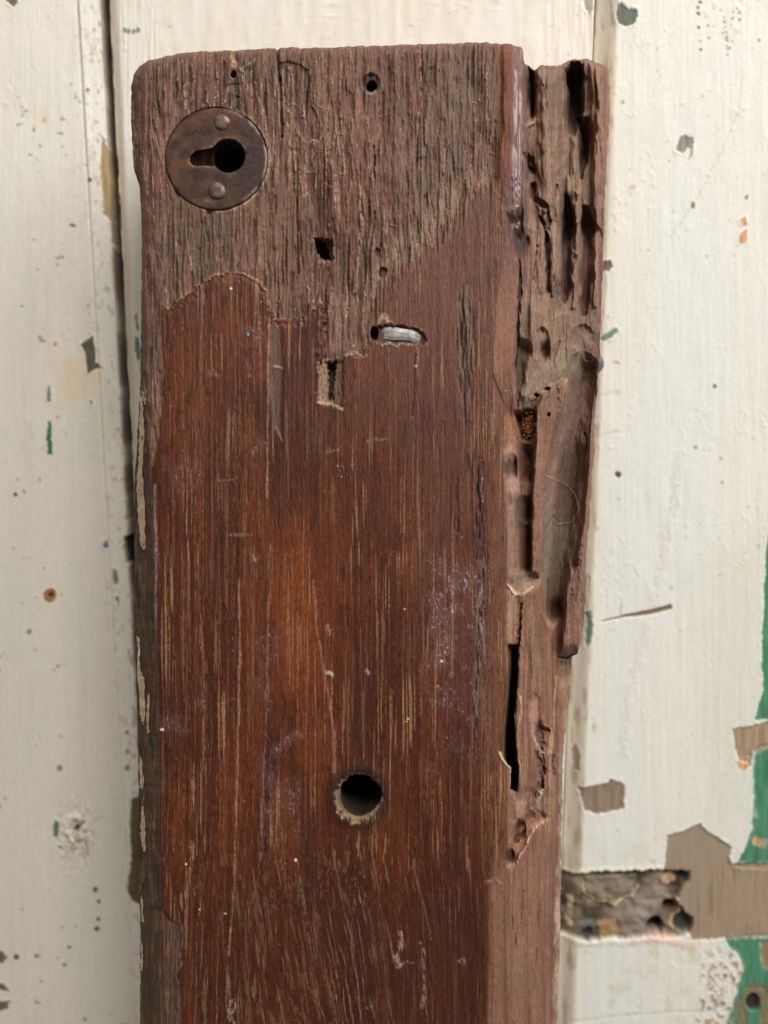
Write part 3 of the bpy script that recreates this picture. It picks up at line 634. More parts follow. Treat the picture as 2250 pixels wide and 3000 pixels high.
vt((146, 114, 90), sk * .65 * sst(.25, .5, fbm(X / 5, Y / 20, 42, 2)))
bold *= sst(.32, .56, fbm(X / 5, Y / 18, 42, 2)); vt((146, 104, 70), bold * .6)
vt((58, 28, 15), sst(2350, 2700, Y) * .45)
amber = np.exp(-(((X - 865 - 10 * c.wx) / (52 - 26 * np.clip(np.abs(Y - 1800) / 300, 0, 1))) ** 4)) * sst(1480, 1620, Y) * sst(2110, 1980, Y)
vt((128, 66, 26), amber * .5); vt((52, 24, 15), np.exp(-((X - 778 - 8 * c.wx) / 11) ** 2) * sst(1560, 1640, Y) * sst(2540, 2440, Y) * .55 * sst(.35, .55, fbm(X / 8, Y / 60, 31, 2)))
v *= np.array([.79, .71, .55])
vt((98, 63, 50), sst(1450, 850, Y + (w1 - .5) * 360) * .38 * sst(880, 1060, X) + sst(1150, 1330, X) * sst(2300, 1500, Y) * .3)
dpore = sst(.36, .27, fbm(X / 3.8 + c.sx, Y / 48, 46, 2)) * (.4 + .6 * sst(.35, .6, fbm(X / 60, Y / 150, 48, 2)))
vt((46, 22, 14), dpore * .65)
vt((136, 106, 86), np.maximum(pore * .42 * sst(.3, .55, fbm(X / 4, Y / 22, 40, 2)), sk * .35 * sst(.25, .5, c.bn)))
c.col += (v - c.col) * (skin * face)[..., None]
c.h += skin * face * (-.14 * pore - .14 * bold - .12 * sk + (w2 - .5) * .22 + (pf - .5) * .16 + (gr - .5) * .05)
c.gl += skin * face * (.62 + (w3 - .5) * .3 - .3 * pore - c.gl)
# torn rim of the skin
rw = fbm(X / 30, Y / 30, 30, 3)
rim = np.exp(-((sdv + 2.0) / (1.4 + 7 * np.clip(rw - .35, 0, 1))) ** 2) * face * sst(.42, .60, rw) * (Y < 1060) * (X > 484) * (X < 1500)
rim *= np.where(X > 1076, .5 * sst(.45, .62, fbm(X / 40, Y / 40, 45, 2)), 1.0) * sst(.3, .5, fbm(X / 4, Y / 6, 31, 2)) * np.where((X > 938) & (X < 960) & (Y > 915), .2, 1)
c.tint((168, 138, 104), rim * .75); c.h += rim * .2
under = np.exp(-((sdv - 9) / 7) ** 2) * skin * (Y < 1150) * (X < 960) * (X > 474); c.h -= under * .30
# --- the left splayed side: bare, grubby
lf = sst(3, -3, X - Bf) * sst(1000, 1250, Y)
c.tint((82, 64, 50), lf * .9); c.tint((62, 47, 38), lf * sst(.5, .7, fbm(X / 6, Y / 60, 32, 2))); c.tint((118, 94, 72), lf * sst(.56, .75, fbm(X / 5, Y / 80, 34, 2)) * .7); c.tint((92, 56, 40), lf * sst(.5, .65, fbm(X / 14, Y / 110, 30, 3)) * .7); c.tint((48, 36, 29), lf * sst(.40, .28, fbm(X / 4, Y / 50, 31, 2)) * .6)
c.h += lf * (fbm(X / 6, Y / 70, 32, 2) - .5) * .5; c.gl *= 1 - .8 * lf
worn = c.sd([(400, 2560), (425, 2600), (440, 2650), (473, 2660), (500, 2690), (529, 2708), (531, 2827), (512, 2850), (524, 2900), (519, 3200), (400, 3200)], 6, 3, 60)
m = sst(-3, 5, worn); c.tint((86, 65, 48), m * .8); c.tint((64, 46, 36), m * sst(.5, .65, g3) * .6); c.tint((120, 90, 56), m * sst(.58, .7, pit) * .6); c.h += m * (-.8 + (g3 - .5) * .5); c.gl *= 1 - .6 * m
c.tint((130, 112, 104), np.exp(-((worn + 1) / 3) ** 2) * (X > 505) * .6)
c.stroke([(455, 1420), (452, 1500), (458, 1570), (455, 1840)], 4, (170, 150, 142), .55, 0, 3, 4)
# --- grooves, cracks and scars of the face
def crack(pts, wd, dh, col=(40, 26, 22), k=.8, **kw): c.stroke(pts, wd, col, k, dh, 1.6, brk=.25, **kw)
crack([(812, 140), (820, 230), (824, 320), (828, 400)], 3.0, -1.2); crack([(862, 540), (872, 620), (874, 740), (876, 800)], 2.2, -.6)
crack([(655, 180), (656, 320)], 2, -.5, k=.6); crack([(1098, 620), (1092, 690), (1085, 740)], 3, -.7, (70, 52, 44), .6); crack([(600, 640), (612, 720), (608, 790)], 2.5, -.5, (60, 48, 40), .6)
c.stroke([(690, 240), (700, 300), (690, 330)], 12, (84, 70, 60), .8, -.5, 8)
c.patch([(788, 945), (822, 950), (828, 1080), (824, 1200), (830, 1290), (806, 1250), (790, 1150)], (96, 74, 58), .8, -.5, 7, 4, 2); c.stroke([(787, 940), (786, 1060), (784, 1250), (782, 1460)], 2.6, (164, 130, 102), .6, .12, 2.5, 3)
c.stroke([(806, 1075), (824, 1078)], 5, (170, 138, 106), .6, .2)
def mott(pts, c1, c2, k, dh, sft=10, wp=8, sx=6, sy=70):
    d = c.sd(pts, wp, 4, 60); m = sst(-sft, sft, d); n = fbm(X / sx + c.wx, Y / sy, 36, 3)
    c.tint(c1, m * sst(.42, .58, n) * k); c.tint(c2, m * sst(.52, .38, n) * k); c.h += m * (n - .62) * dh; c.gl *= 1 - .5 * m
mott([(1340, 850), (1366, 840), (1390, 930), (1388, 1080), (1372, 1180), (1360, 1245), (1350, 1150), (1340, 1020)], (110, 90, 76), (66, 50, 44), .75, 1.6)
mott([(1330, 900), (1350, 880), (1362, 1020), (1354, 1140), (1340, 1060)], (116, 92, 76), (76, 50, 42), .5, .9)
mott([(1398, 1340), (1414, 1345), (1414, 1480), (1416, 1640), (1394, 1640), (1396, 1500)], (66, 48, 46), (40, 28, 30), .85, 1.6, 4, 5, 5, 40); c.stroke([(1412, 1400), (1408, 1440), (1414, 1470)], 2, (166, 150, 140), .8, .1, 1.5, 5)
mott([(1400, 1640), (1418, 1640), (1424, 1850), (1408, 2000), (1400, 2160), (1382, 2160), (1390, 1940)], (110, 88, 80), (54, 38, 40), .7, 1.0, 6, 7, 5, 40)
q = np.exp(-((X - 1408) / 13) ** 2) * sst(1660, 1720, Y) * sst(1930, 1850, Y); n = fbm(X / 6, Y / 12, 46, 2); c.tint((128, 120, 104), q * sst(.54, .64, n) * .8)
crack([(1338, 1400), (1340, 1560)], 2, -.25, (44, 24, 24), .6); crack([(1215, 1040), (1213, 1150), (1208, 1220)], 1.8, -.25, (50, 26, 24), .6)
c.stroke([(790, 1600), (788, 1800), (782, 2000), (778, 2150), (770, 2300), (766, 2520)], 3, (150, 106, 84), .5, -.1, 2.5, 5); c.stroke([(782, 2140), (786, 2280), (782, 2420), (768, 2490)], 9, (58, 26, 28), .7, -.2, 7, 5)
c.stroke([(700, 1700), (704, 1900), (700, 2100), (696, 2300), (688, 2600), (672, 2800)], 3.2, (158, 112, 82), .7, -.15, 2.2, 4); c.stroke([(918, 1700), (930, 1850), (955, 1990), (978, 2150), (980, 2260)], 3, (146, 108, 92), .55, -.1, 2.5, 4)
c.stroke([(590, 1800), (596, 1950), (598, 2150), (596, 2250)], 3, (150, 106, 80), .55, -.12, 2.5, 4); c.stroke([(470, 2045), (560, 2040), (660, 2048)], 9, (62, 32, 24), .5, 0, 8, 8)
# scuffs: pale dusty speckle
def scuff(pts, k, sft=26, col=(182, 160, 158), th=.60, sc=5.0):
    d = c.sd(pts, 14, 6, 80); m = sst(-sft, sft, d); n = fbm(X / sc, Y / (sc * 1.5), 49, 2)
    big_ = sst(.35, .65, fbm(X / 30, Y / 45, 47, 2)); gg = sst(.45, .6, fbm(X / 4, Y / 60, 34, 2))
    c.tint((118, 84, 80), m * big_ * k * face * .2); c.tint(col, m * sst(th + .06, th + .2, n) * (.3 + .7 * gg) * big_ * k * .6 * face); c.gl -= m * .15; c.h += m * sst(th, th + .12, n) * .03
scuff([(1255, 1640), (1340, 1660), (1420, 1690), (1340, 1790), (1330, 1900), (1310, 2060), (1260, 2070), (1265, 1800)], 1.0)
scuff([(1270, 1720), (1330, 1720), (1300, 2000), (1270, 2000)], .8, th=.52); scuff([(1240, 1640), (1450, 1660), (1440, 2240), (1260, 2260)], .5, 60, th=.64)
scuff([(756, 1850), (812, 1840), (820, 2000), (790, 2080), (760, 2020)], .9); scuff([(775, 2190), (900, 2130), (912, 2150), (790, 2215)], 1.0, 9, (170, 140, 146), .5); scuff([(760, 2200), (810, 2200), (800, 2480), (760, 2490)], .8, 20)
scuff([(465, 2100), (545, 2090), (550, 2150), (480, 2170)], .9, 14); scuff([(700, 960), (780, 970), (786, 1110), (730, 1100)], .8, 20, (170, 140, 130), .56); scuff([(720, 1280), (790, 1290), (780, 1370), (720, 1350)], .8, 16); scuff([(480, 1340), (580, 1350), (560, 1450), (490, 1440)], .7, 22)
scuff([(780, 2240), (900, 2300), (880, 2480), (800, 2500)], .6, 30); scuff([(720, 1620), (760, 1630), (755, 1700), (715, 1690)], .8, 16); scuff([(560, 2040), (680, 2044), (690, 2060), (570, 2066)], .5, 8)
# scratches
for pts, wd, colr in (([(1170, 2735), (1178, 2770), (1162, 2800), (1168, 2830)], 8, (176, 142, 124)), ([(1168, 2828), (1190, 2818), (1208, 2826)], 4, (168, 134, 116)), ([(1234, 2765), (1242, 2850), (1236, 2950)], 7, (142, 124, 102)), ([(672, 2990), (668, 2950), (684, 2930), (692, 2950), (676, 2970), (688, 3000)], 5, (176, 150, 128)),
                      ([(560, 2466), (566, 2510), (562, 2545)], 6, (160, 128, 112)), ([(958, 1326), (990, 1318), (997, 1314)], 2.5, (176, 146, 132)), ([(962, 1312), (970, 1326)], 2, (176, 146, 132)), ([(1075, 1293), (1130, 1284)], 2.2, (150, 110, 92)), ([(640, 1406), (690, 1404)], 5, (150, 116, 84)), ([(665, 1570), (740, 1566)], 4, (150, 112, 92)),
                      ([(520, 2788), (528, 2800)], 5, (180, 160, 150)), ([(958, 1840), (962, 1850)], 11, (150, 122, 112)), ([(1350, 2810), (1358, 2822)], 6, (140, 110, 104)), ([(618, 1092), (624, 1098)], 13, (146, 92, 66)), ([(960, 1970), (972, 1974)], 6, (222, 206, 190)), ([(1076, 1966), (1080, 1972)], 7, (178, 154, 150))):
    c.stroke(pts, wd * .8, colr, .5, .05, 3, 5, 5, .95)
for x, y, r_, cc in ((544, 2532, 4, (240, 228, 214)), (728, 980, 5, (96, 168, 206)), (1218, 1072, 4, (190, 220, 230)), (1293, 1937, 4, (235, 225, 214)), (1194, 2107, 3.5, (230, 216, 196)), (1190, 2115, 3, (226, 206, 190)), (1185, 1783, 3, (226, 206, 190)), (866, 2520, 4, (236, 220, 208)), (676, 846, 3, (236, 226, 210)), (474, 2138, 4, (236, 226, 220)), (585, 2665, 3, (230, 220, 210)), (660, 2676, 3.5, (230, 220, 210)), (1298, 1230, 6, (70, 44, 38))):
    c.stroke([(x, y), (x + .5, y)], r_ * .8, cc, .9, .08, 1.5, 0, 2, 0)
rr = random.Random(11)
sp = vn(X / 5.5, Y / 5.5, 60) * vn(X / 45, Y / 60, 61); c.tint((206, 184, 166), sst(.86, .93, sp) * face * .6)
# --- holes
def hole(x, y, rx, ry, deep, rimcol=None, warp=2.5, soft=.12, dark=None, fl=1):
    d = np.hypot((X + warp * 2 * c.wx + 2 * c.fx - x) / rx, (Y + warp * 2 * c.wy + 2 * c.fy - y) / ry)
    if rimcol is not None: c.tint(rimcol, np.exp(-((d - 1.08) / .11) ** 2) * .85)
    m = 1 - sst(1 - soft, 1 + soft, d); c.h -= deep * m; c.gl *= 1 - .9 * m
    if dark is not None: c.tint(dark, m)
    return m
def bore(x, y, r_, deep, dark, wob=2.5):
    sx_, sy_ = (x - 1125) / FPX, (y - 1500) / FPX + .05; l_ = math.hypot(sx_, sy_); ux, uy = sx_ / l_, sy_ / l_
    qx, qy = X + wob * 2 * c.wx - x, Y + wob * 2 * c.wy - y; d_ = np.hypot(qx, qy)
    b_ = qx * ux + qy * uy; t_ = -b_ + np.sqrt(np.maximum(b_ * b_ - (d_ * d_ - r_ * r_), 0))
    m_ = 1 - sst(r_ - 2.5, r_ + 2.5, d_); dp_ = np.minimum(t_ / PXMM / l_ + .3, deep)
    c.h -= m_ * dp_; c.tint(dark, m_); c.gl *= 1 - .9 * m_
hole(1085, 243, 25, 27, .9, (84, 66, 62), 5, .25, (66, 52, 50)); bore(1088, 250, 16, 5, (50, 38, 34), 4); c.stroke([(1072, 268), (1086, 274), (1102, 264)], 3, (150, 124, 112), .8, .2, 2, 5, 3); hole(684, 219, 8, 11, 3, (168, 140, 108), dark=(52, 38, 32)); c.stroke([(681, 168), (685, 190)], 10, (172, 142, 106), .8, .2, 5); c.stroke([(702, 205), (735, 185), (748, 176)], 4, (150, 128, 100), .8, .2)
# square nail hole
def sq(pts, deep, dark, rimc=None, soft=4, warp=6):
    d = c.sd(pts, warp, 4, 50) + (c.bn - .5) * 9; m = sst(-soft, soft, d)
    if rimc is not None: c.tint(rimc, np.exp(-((d + 4) / 4) ** 2) * .5 * sst(.42, .62, c.bn))
    c.h -= deep * m; c.tint(dark, m); c.gl *= 1 - .9 * m
sq([(926, 704), (958, 700), (970, 706), (974, 760), (942, 766), (932, 742)], 2.6, (92, 74, 58), (150, 122, 98)); sq([(928, 708), (955, 712), (966, 758), (944, 762), (934, 738)], 4.5, (44, 32, 28))
c.stroke([(934, 770), (950, 762), (968, 760)], 4, (166, 136, 106), .6, .15)
sq([(934, 1056), (1003, 1060), (1003, 1196), (975, 1186), (930, 1178)], .7, (112, 88, 66), None); sq([(962, 1062), (986, 1064), (978, 1110), (974, 1172), (964, 1170)], 2.6, (58, 46, 38)); c.stroke([(945, 1068), (942, 1120), (944, 1172)], 11, (150, 116, 98), .85, .35, 4, 4)
c.stroke([(930, 1178), (965, 1182), (1003, 1198)], 3.5, (176, 144, 108), .75, .3, 2); c.stroke([(932, 1060), (960, 1052)], 3, (170, 138, 106), .6, .2)
# drilled hole
dh_ = np.hypot(X + 3 * c.wx - 1052, (Y + 3 * c.wy - 2333))
lipn = fbm(np.arctan2(Y - 2333, X - 1052) * 7, dh_ * 0, 62, 3)
lower = sst(-10, 55, Y - 2333 - (X - 1052) * .2)
c.tint((44, 22, 18), np.exp(-((dh_ - 80) / 24) ** 2) * .65); c.h += .25 * np.exp(-((dh_ - 84) / 16) ** 2)
rimr = 66 + 26 * (lipn - .4) + 12 * lower * sst(.4, .6, fbm(X / 4, Y / 30, 61, 2))
m = 1 - sst(rimr - 3, rimr + 3, dh_); c.tint((112, 84, 62), m); c.h -= .9 * m
c.tint((146, 122, 90), m * lower * sst(54, 64, dh_) * .95 * sst(.2, .5, c.bn)); c.tint((120, 98, 92), m * (1 - lower) * sst(56, 64, dh_) * .8)  # torn lip, its lower side painted paler as if lit from above
bore(1054, 2330, 60, 30, (44, 32, 21), 7); c.tint((116, 96, 68), (1 - sst(60, 64, dh_)) * sst(52, 60, dh_) * sst(.3, .8, (Y - 2333) / 60) * .6)  # dark bore colour stands in for shade; lower rim painted lit
# recess of the bent nail
sq([(1086, 985), (1092, 962), (1110, 956), (1150, 952), (1215, 962), (1242, 978), (1250, 1000), (1235, 1010), (1190, 1002), (1140, 1004), (1100, 1002)], 1.0, (78, 60, 48), (150, 122, 90))
hole(1096, 978, 12, 20, 2.5, None, dark=(36, 26, 22)); c.stroke([(1112, 944), (1122, 926), (1140, 946)], 8, (176, 148, 106), .8, .3, 5)
c.stroke([(1120, 1010), (1142, 1004), (1165, 1016), (1172, 1006), (1200, 1010)], 3.5, (160, 140, 116), .8, .2, 2)
c.stroke([(1010, 1040), (1045, 1036), (1070, 1044)], 4, (176, 146, 110), .7, .25, 3)
hole(1122, 800, 12, 16, .8, None, dark=(80, 62, 50)); hole(1106, 740, 7, 14, .9, None, dark=(84, 64, 54))
# keyhole: plate seat, key bore, slot
dp = np.hypot(X - 634, Y - 466)
c.tint((176, 152, 120), np.exp(-((dp - 153) / 5) ** 2) * sst(-.3, .8, ((X - 634) + .3 * (Y - 466)) / 150) * .8 * sst(.3, .55, fbm(X / 18, Y / 18, 3, 2)))
m = 1 - sst(148, 154, dp); c.h = c.h * (1 - m) + m * np.minimum(c.h, -2.0); c.tint((70, 52, 42), m)
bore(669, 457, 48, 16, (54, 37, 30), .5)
m = sst(-3, 2, c.sd([(540, 432), (560, 424), (640, 420), (640, 490), (560, 486), (540, 478)], 1, 2)); c.h -= 3.5 * m * (1 - sst(40, 52, np.hypot(X - 669, Y - 457)) * 0 ) * sst(44, 52, np.hypot(X - 669, Y - 457)); c.tint((112, 78, 56), m * sst(44, 52, np.hypot(X - 669, Y - 457)) * sst(.35, .6, pit))
# --- chamfer strip at the upper right: polished orange-brown
cm = sst(-26, -14, X - Cf) * (1 - sst(-3, 3, X - Ef)) * sst(760, 640, Y) * sst(2, 10, et)
c.tint((112, 68, 54), cm * .9); c.tint((138, 80, 42), np.exp(-((X - Cf + 14) / 9) ** 2) * sst(760, 600, Y) * .8); c.tint((108, 66, 54), cm * sst(.5, .65, fbm(X / 5, Y / 150, 39, 2)) * .5)
c.gl += cm * (1.0 - c.gl) * sst(.15, .45, u); c.h += cm * ((fbm(X / 4, Y / 300, 58, 2) - .5) * .30 + (fbm(X / 9, Y / 70, 59, 3) - .5) * .45); c.tint((84, 54, 46), cm * sst(.56, .7, fbm(X / 6, Y / 130, 49, 3)) * .6); c.gl -= cm * .35 * sst(.5, .7, fbm(X / 10, Y / 60, 53, 3))
c.h += cm * .7 * sst(.62, .3, g3) * 0
q = cm * sst(470, 540, Y); n = fbm(X / 6, Y / 14, 63, 2); c.h += q * (n - .5) * .35; c.tint((86, 62, 58), q * .5)
flank = sst(-4, 6, X - Cf) * face * sst(700, 900, Y); c.gl += flank * (.5 - c.gl) * .6
c.tint((144, 100, 78), flank * sst(1250, 950, Y) * .6)
purple = np.exp(-((X - Cf - 8) / 9) ** 2) * sst(1150, 1250, Y) * sst(1560, 1460, Y); c.gl += purple * (.95 - c.gl)
# --- decayed right side
sm = side_m
a1 = fbm(X / 34 + c.wx, Y / 190, 9, 4); a2 = fbm(X / 11 + c.wx, Y / 150, 12, 3); a3 = fbm(X / 22, Y / 30, 15, 3)
lowq = sst(2250, 2450, Y + (X - 1560) * .6)
s = np.zeros_like(c.col) + lin((124, 89, 72))
def stn(colr, m):
    global s
    s += (lin(colr) - s) * np.clip(m, 0, 1)[..., None]
stn((116, 98, 82), sst(.45, .62, a1) * .8); stn((112, 68, 56), (1 - sst(.36, .48, a1)) * .7)
stn((138, 108, 86), sst(.56, .7, a2) * .5); stn((80, 58, 50), (1 - sst(.3, .42, a2)) * .6); stn((150, 122, 104), sst(.62, .75, a3) * .4)
c.col += (s - c.col) * sm[..., None]
c.gl += (.22 - c.gl) * sm
lump = 1 - .85 * sst(1850, 2050, Y)
c.h += sm * lump * ((a1 - .5) * 2.8 + (a2 - .5) * .6 + (a3 - .5) * .4)
c.h += sm * (1 - lump) * ((a2 - .5) * .7 + (a1 - .5) * 1.0)
def S(pts, col=None, k=.85, dh=0., sft=4, wp=6, rmp=None, glo=None):
    d = c.sd(pts, wp, 1.5, 60, .45); m = sst(-sft - 2, sft + 2, d)
    if col is not None: c.tint(col, m * k * .9)
    if dh: c.h += 1.4 * dh * (sst(-3, rmp, d) if rmp else 1.25 * sst(-sft - 4, sft + 4, d))
    if glo is not None: c.gl += (glo - c.gl) * m
    return d
# upper end
S([(1570, 190), (1640, 190), (1655, 420), (1640, 560), (1640, 700), (1600, 900), (1560, 860), (1560, 500)], (136, 106, 86), .75, 1.6, 10, 6, 30)
S([(1536, 190), (1550, 190), (1566, 210), (1566, 340), (1556, 352), (1552, 300), (1540, 330), (1536, 260)], (84, 60, 46), .8, -2.6, 3, 3)
S([(1548, 196), (1562, 212), (1562, 330), (1552, 340)], (52, 38, 30), .8, -2.2, 3, 3)
S([(1648, 190), (1712, 180), (1716, 330), (1690, 420), (1660, 380), (1650, 280)], (66, 54, 46), .95, -6.0, 8, 6, 24)  # dark tint adds the groove's shadow to the colour
S([(1690, 335), (1736, 332), (1736, 400), (1724, 480), (1704, 520), (1688, 470), (1694, 400)], (74, 58, 54), .8, -3.2, 5, 5, 18); S([(1688, 340), (1694, 332), (1734, 336), (1732, 346), (1698, 346), (1694, 392), (1688, 392)], (130, 110, 100), .7, .8, 2, 2)
S([(1674, 410), (1690, 400), (1696, 470), (1688, 540), (1672, 500)], (148, 120, 84), .8, 1.0, 6); S([(1660, 520), (1690, 530), (1700, 560), (1680, 640), (1662, 600)], (160, 122, 92), .5, 1.0, 6)
S([(1722, 172), (1790, 190), (1786, 420), (1770, 560), (1730, 600), (1736, 420), (1726, 330)], (134, 96, 79), .75, 2.2, 6, 5, 14); S([(1740, 330), (1782, 320), (1780, 440), (1744, 460)], (146, 102, 72), .5, .3, 8)
S([(1626, 660), (1652, 560), (1680, 560), (1690, 640), (1676, 760), (1664, 900), (1650, 860), (1640, 760)], (80, 64, 58), .8, -2.2, 6, 6, 20)
S([(1690, 640), (1730, 590), (1746, 640), (1742, 760), (1736, 900), (1700, 920), (1684, 840), (1690, 740)], (108, 76, 64), .7, -2.6, 6, 6, 24)
S([(1612, 700), (1640, 660), (1650, 760), (1640, 860), (1614, 850)], (118, 102, 88), .8, .8, 8)
for pts, wd in (([(1545, 455), (1556, 475), (1560, 500)], 8), ([(1562, 540), (1562, 575), (1582, 590), (1600, 610), (1612, 650), (1606, 670)], 6), ([(1582, 640), (1596, 660), (1602, 690), (1596, 720), (1604, 780), (1606, 850)], 5), ([(1545, 460), (1548, 490), (1562, 500)], 3)):
    c.stroke(pts, wd * 1.15, (58, 44, 38), .9, -1.6, 2.5, 5, 2, .1)
c.stroke([(1572, 720), (1562, 800), (1560, 820)], 2.4, (60, 44, 38), .8, -.6); c.stroke([(1600, 700), (1612, 640), (1640, 660)], 2, (70, 54, 46), .7, -.4)
c.stroke([(1540, 370), (1560, 360), (1566, 344)], 5, (176, 138, 110), .7, .6)
n = fbm(X / 7 + c.sx, Y / 260, 16, 3); q = sm * sst(1000, 850, Y); c.tint((96, 72, 58), q * sst(.52, .66, n) * .55); c.tint((142, 111, 90), q * sst(.46, .34, n) * .45); c.h += q * (n - .5) * .8
def chan(pts, w_, deep, col=None, k=.6, p=.8):
    y0_, y1_ = pts[0][1], pts[-1][1]; t_ = np.clip((Y - y0_ + 20) / (y1_ - y0_ + 40), 0, 1)
    wl = w_ * (.35 + .65 * sst(0, .32, t_)) * (.30 + .70 * sst(1, .62, t_)) * (.55 + .9 * vn(X * 0 + w_ + pts[0][0] * .37, Y / 45 + w_, 22)) + 1e-3
    d_ = c.ld(pts, 9, 2, w_ * 1.5 + 16); q_ = np.clip(1 - (d_ / wl) ** 2, 0, 1); c.h -= deep * .85 * q_ ** p
    if col is not None: c.tint(col, q_ ** .5 * k * (.75 + .5 * (c.bn - .5)))
chan([(1684, 196), (1682, 280), (1678, 390)], 34, 5, (62, 52, 45), .7); chan([(1560, 214), (1562, 280), (1556, 345)], 10, 3, (60, 45, 36), .7)  # first channel paints more shade into the dark groove
chan([(1702, 350), (1712, 420), (1704, 520)], 22, 4.5, (88, 66, 58)); chan([(1662, 570), (1668, 650), (1660, 770), (1650, 880)], 25, 5, (86, 68, 60))
chan([(1716, 610), (1722, 700), (1716, 820), (1710, 920)], 32, 5.5, (98, 70, 58)); chan([(1602, 690), (1598, 780), (1604, 860)], 11, 2.0, (98, 80, 64), .5)
chan([(1705, 960), (1708, 1010), (1722, 1050)], 24, 2, (112, 80, 66), .5); chan([(1586, 960), (1590, 1010), (1584, 1060)], 16, 1.6, (104, 80, 64), .5)
chan([(1690, 560), (1694, 660), (1686, 790), (1682, 900)], 10, -2.2, (140, 110, 90), .5); chan([(1748, 190), (1756, 330), (1752, 560), (1744, 900)], 17, -2.4, (136, 98, 80), .5)
chan([(1606, 230), (1608, 420), (1600, 620)], 30, -1.6); chan([(1636, 540), (1630, 660), (1622, 860)], 12, -1.6, (132, 106, 86), .4)
# dark rotten pocket at the chamfer, 640-760
S([(1486, 640), (1530, 620), (1542, 700), (1536, 760), (1520, 760), (1500, 720), (1490, 690)], (74, 52, 46), .85, -1.8, 6, 8); S([(1506, 690), (1536, 680), (1540, 740), (1516, 740)], (50, 36, 34), .8, -1.2, 5)
crack([(1520, 760), (1526, 820), (1522, 900), (1518, 960), (1516, 1000)], 4, -1.6, (52, 36, 30)); S([(1514, 1000), (1550, 1010), (1556, 1030), (1540, 1060), (1530, 1120), (1518, 1150), (1510, 1080)], (86, 68, 56), .85, -1.6, 5)
crack([(1516, 1010), (1512, 1070)], 3, -1, (40, 28, 24)); crack([(1534, 1100), (1522, 1160), (1516, 1190)], 2, -.8, (60, 48, 42))
# taupe lumps
S([(1536, 1150), (1580, 1075), (1620, 1040), (1664, 1014), (1690, 960), (1680, 900), (1620, 880), (1560, 900), (1550, 980), (1540, 1060)], (140, 108, 84), .55, .9, 10, 8); S([(1580, 1076), (1665, 1015), (1672, 1055), (1640, 1120), (1575, 1160), (1536, 1180), (1530, 1160)], (132, 112, 92), .8, 1.1, 6, 6)
S([(1585, 1010), (1605, 1000), (1606, 1046), (1594, 1054), (1582, 1030)], (72, 58, 50), .85, -1.4, 4); crack([(1640, 1000), (1622, 1060), (1630, 1080)], 1.8, -.4, (60, 46, 40))
S([(1620, 820), (1645, 830), (1640, 900), (1622, 920), (1616, 870)], (78, 62, 50), .7, -1.0, 5)
c.stroke([(1558, 1168), (1600, 1140), (1616, 1130)], 5, (158, 112, 70), .8, .5); hole(1572, 1157, 7, 6, 1.6, None, dark=(40, 28, 24)); hole(1604, 1138, 8, 5, 1.6, None, dark=(44, 30, 26))
# orange rot pocket
S([(1504, 1206), (1545, 1198), (1572, 1206), (1568, 1260), (1552, 1302), (1526, 1290), (1512, 1250)], (92, 60, 40), .85, -4.5, 4, 4, 14); S([(1486, 1200), (1510, 1205), (1510, 1290), (1490, 1300), (1480, 1240)], (150, 106, 66), .7, -.6, 6)
# strip ridge between the pockets and the big hollow
S([(1567, 1190), (1586, 1150), (1620, 1130), (1648, 1112), (1664, 1116), (1654, 1180), (1630, 1250), (1612, 1330), (1596, 1440), (1600, 1540), (1590, 1620), (1580, 1690), (1553, 1690), (1553, 1540), (1560, 1420), (1566, 1300)], (126, 90, 70), .85, 3.0, 4, 4, 8)
c.stroke([(1630, 1130), (1640, 1200), (1626, 1260)], 5, (92, 76, 76), .7, -.7, 3); hole(1607, 1215, 5, 6, 1.2, None, dark=(50, 34, 28)); c.stroke([(1660, 1112), (1654, 1180), (1632, 1250)], 3, (178, 140, 116), .7, .5)
# chain of pockets left of the strip
for y0_, y1_, xl_, xr_, dd, cc in ((1296, 1412, 1506, 1560, 4.8, (124, 88, 70)), (1456, 1532, 1508, 1556, 3.6, (98, 74, 64)), (1528, 1676, 1498, 1556, 5.0, (130, 92, 74)), (1330, 1395, 1476, 1512, 2.2, (84, 64, 58))):
    m_ = sst(y0_ - 6, y0_ + 26, Y + 14 * c.wx * 2) * sst(y1_ + 8, y1_ - 14, Y + 16 * c.wy * 2) * sst(xl_ - 14, xl_ + 6, X + 8 * c.wx) * sst(xr_ + 5, xr_ - 3, X + 3 * c.wy)
    c.tint(cc, m_ * .75); c.h -= m_ * (.4 + dd * sst(xl_, xr_ - 4, X) ** 1.4)
S([(1486, 1300), (1506, 1310), (1512, 1340), (1480, 1350), (1474, 1320)], (166, 126, 108), .8, .4, 5); S([(1482, 1400), (1520, 1390), (1526, 1450), (1500, 1460), (1486, 1440)], (168, 128, 112), .7, .5, 6)
S([(1490, 1480), (1508, 1470), (1506, 1700), (1490, 1690)], (140, 112, 92), .7, .2, 4); S([(1486, 1712), (1520, 1730), (1564, 1716), (1584, 1706), (1560, 1740), (1530, 1760), (1524, 1880), (1500, 1890), (1480, 1876), (1486, 1780)], (162, 122, 98), .75, .4, 4, 5)
c.stroke([(1488, 1716), (1508, 1740), (1530, 1742), (1560, 1722)], 4, (216, 184, 156), .8, .5, 3)
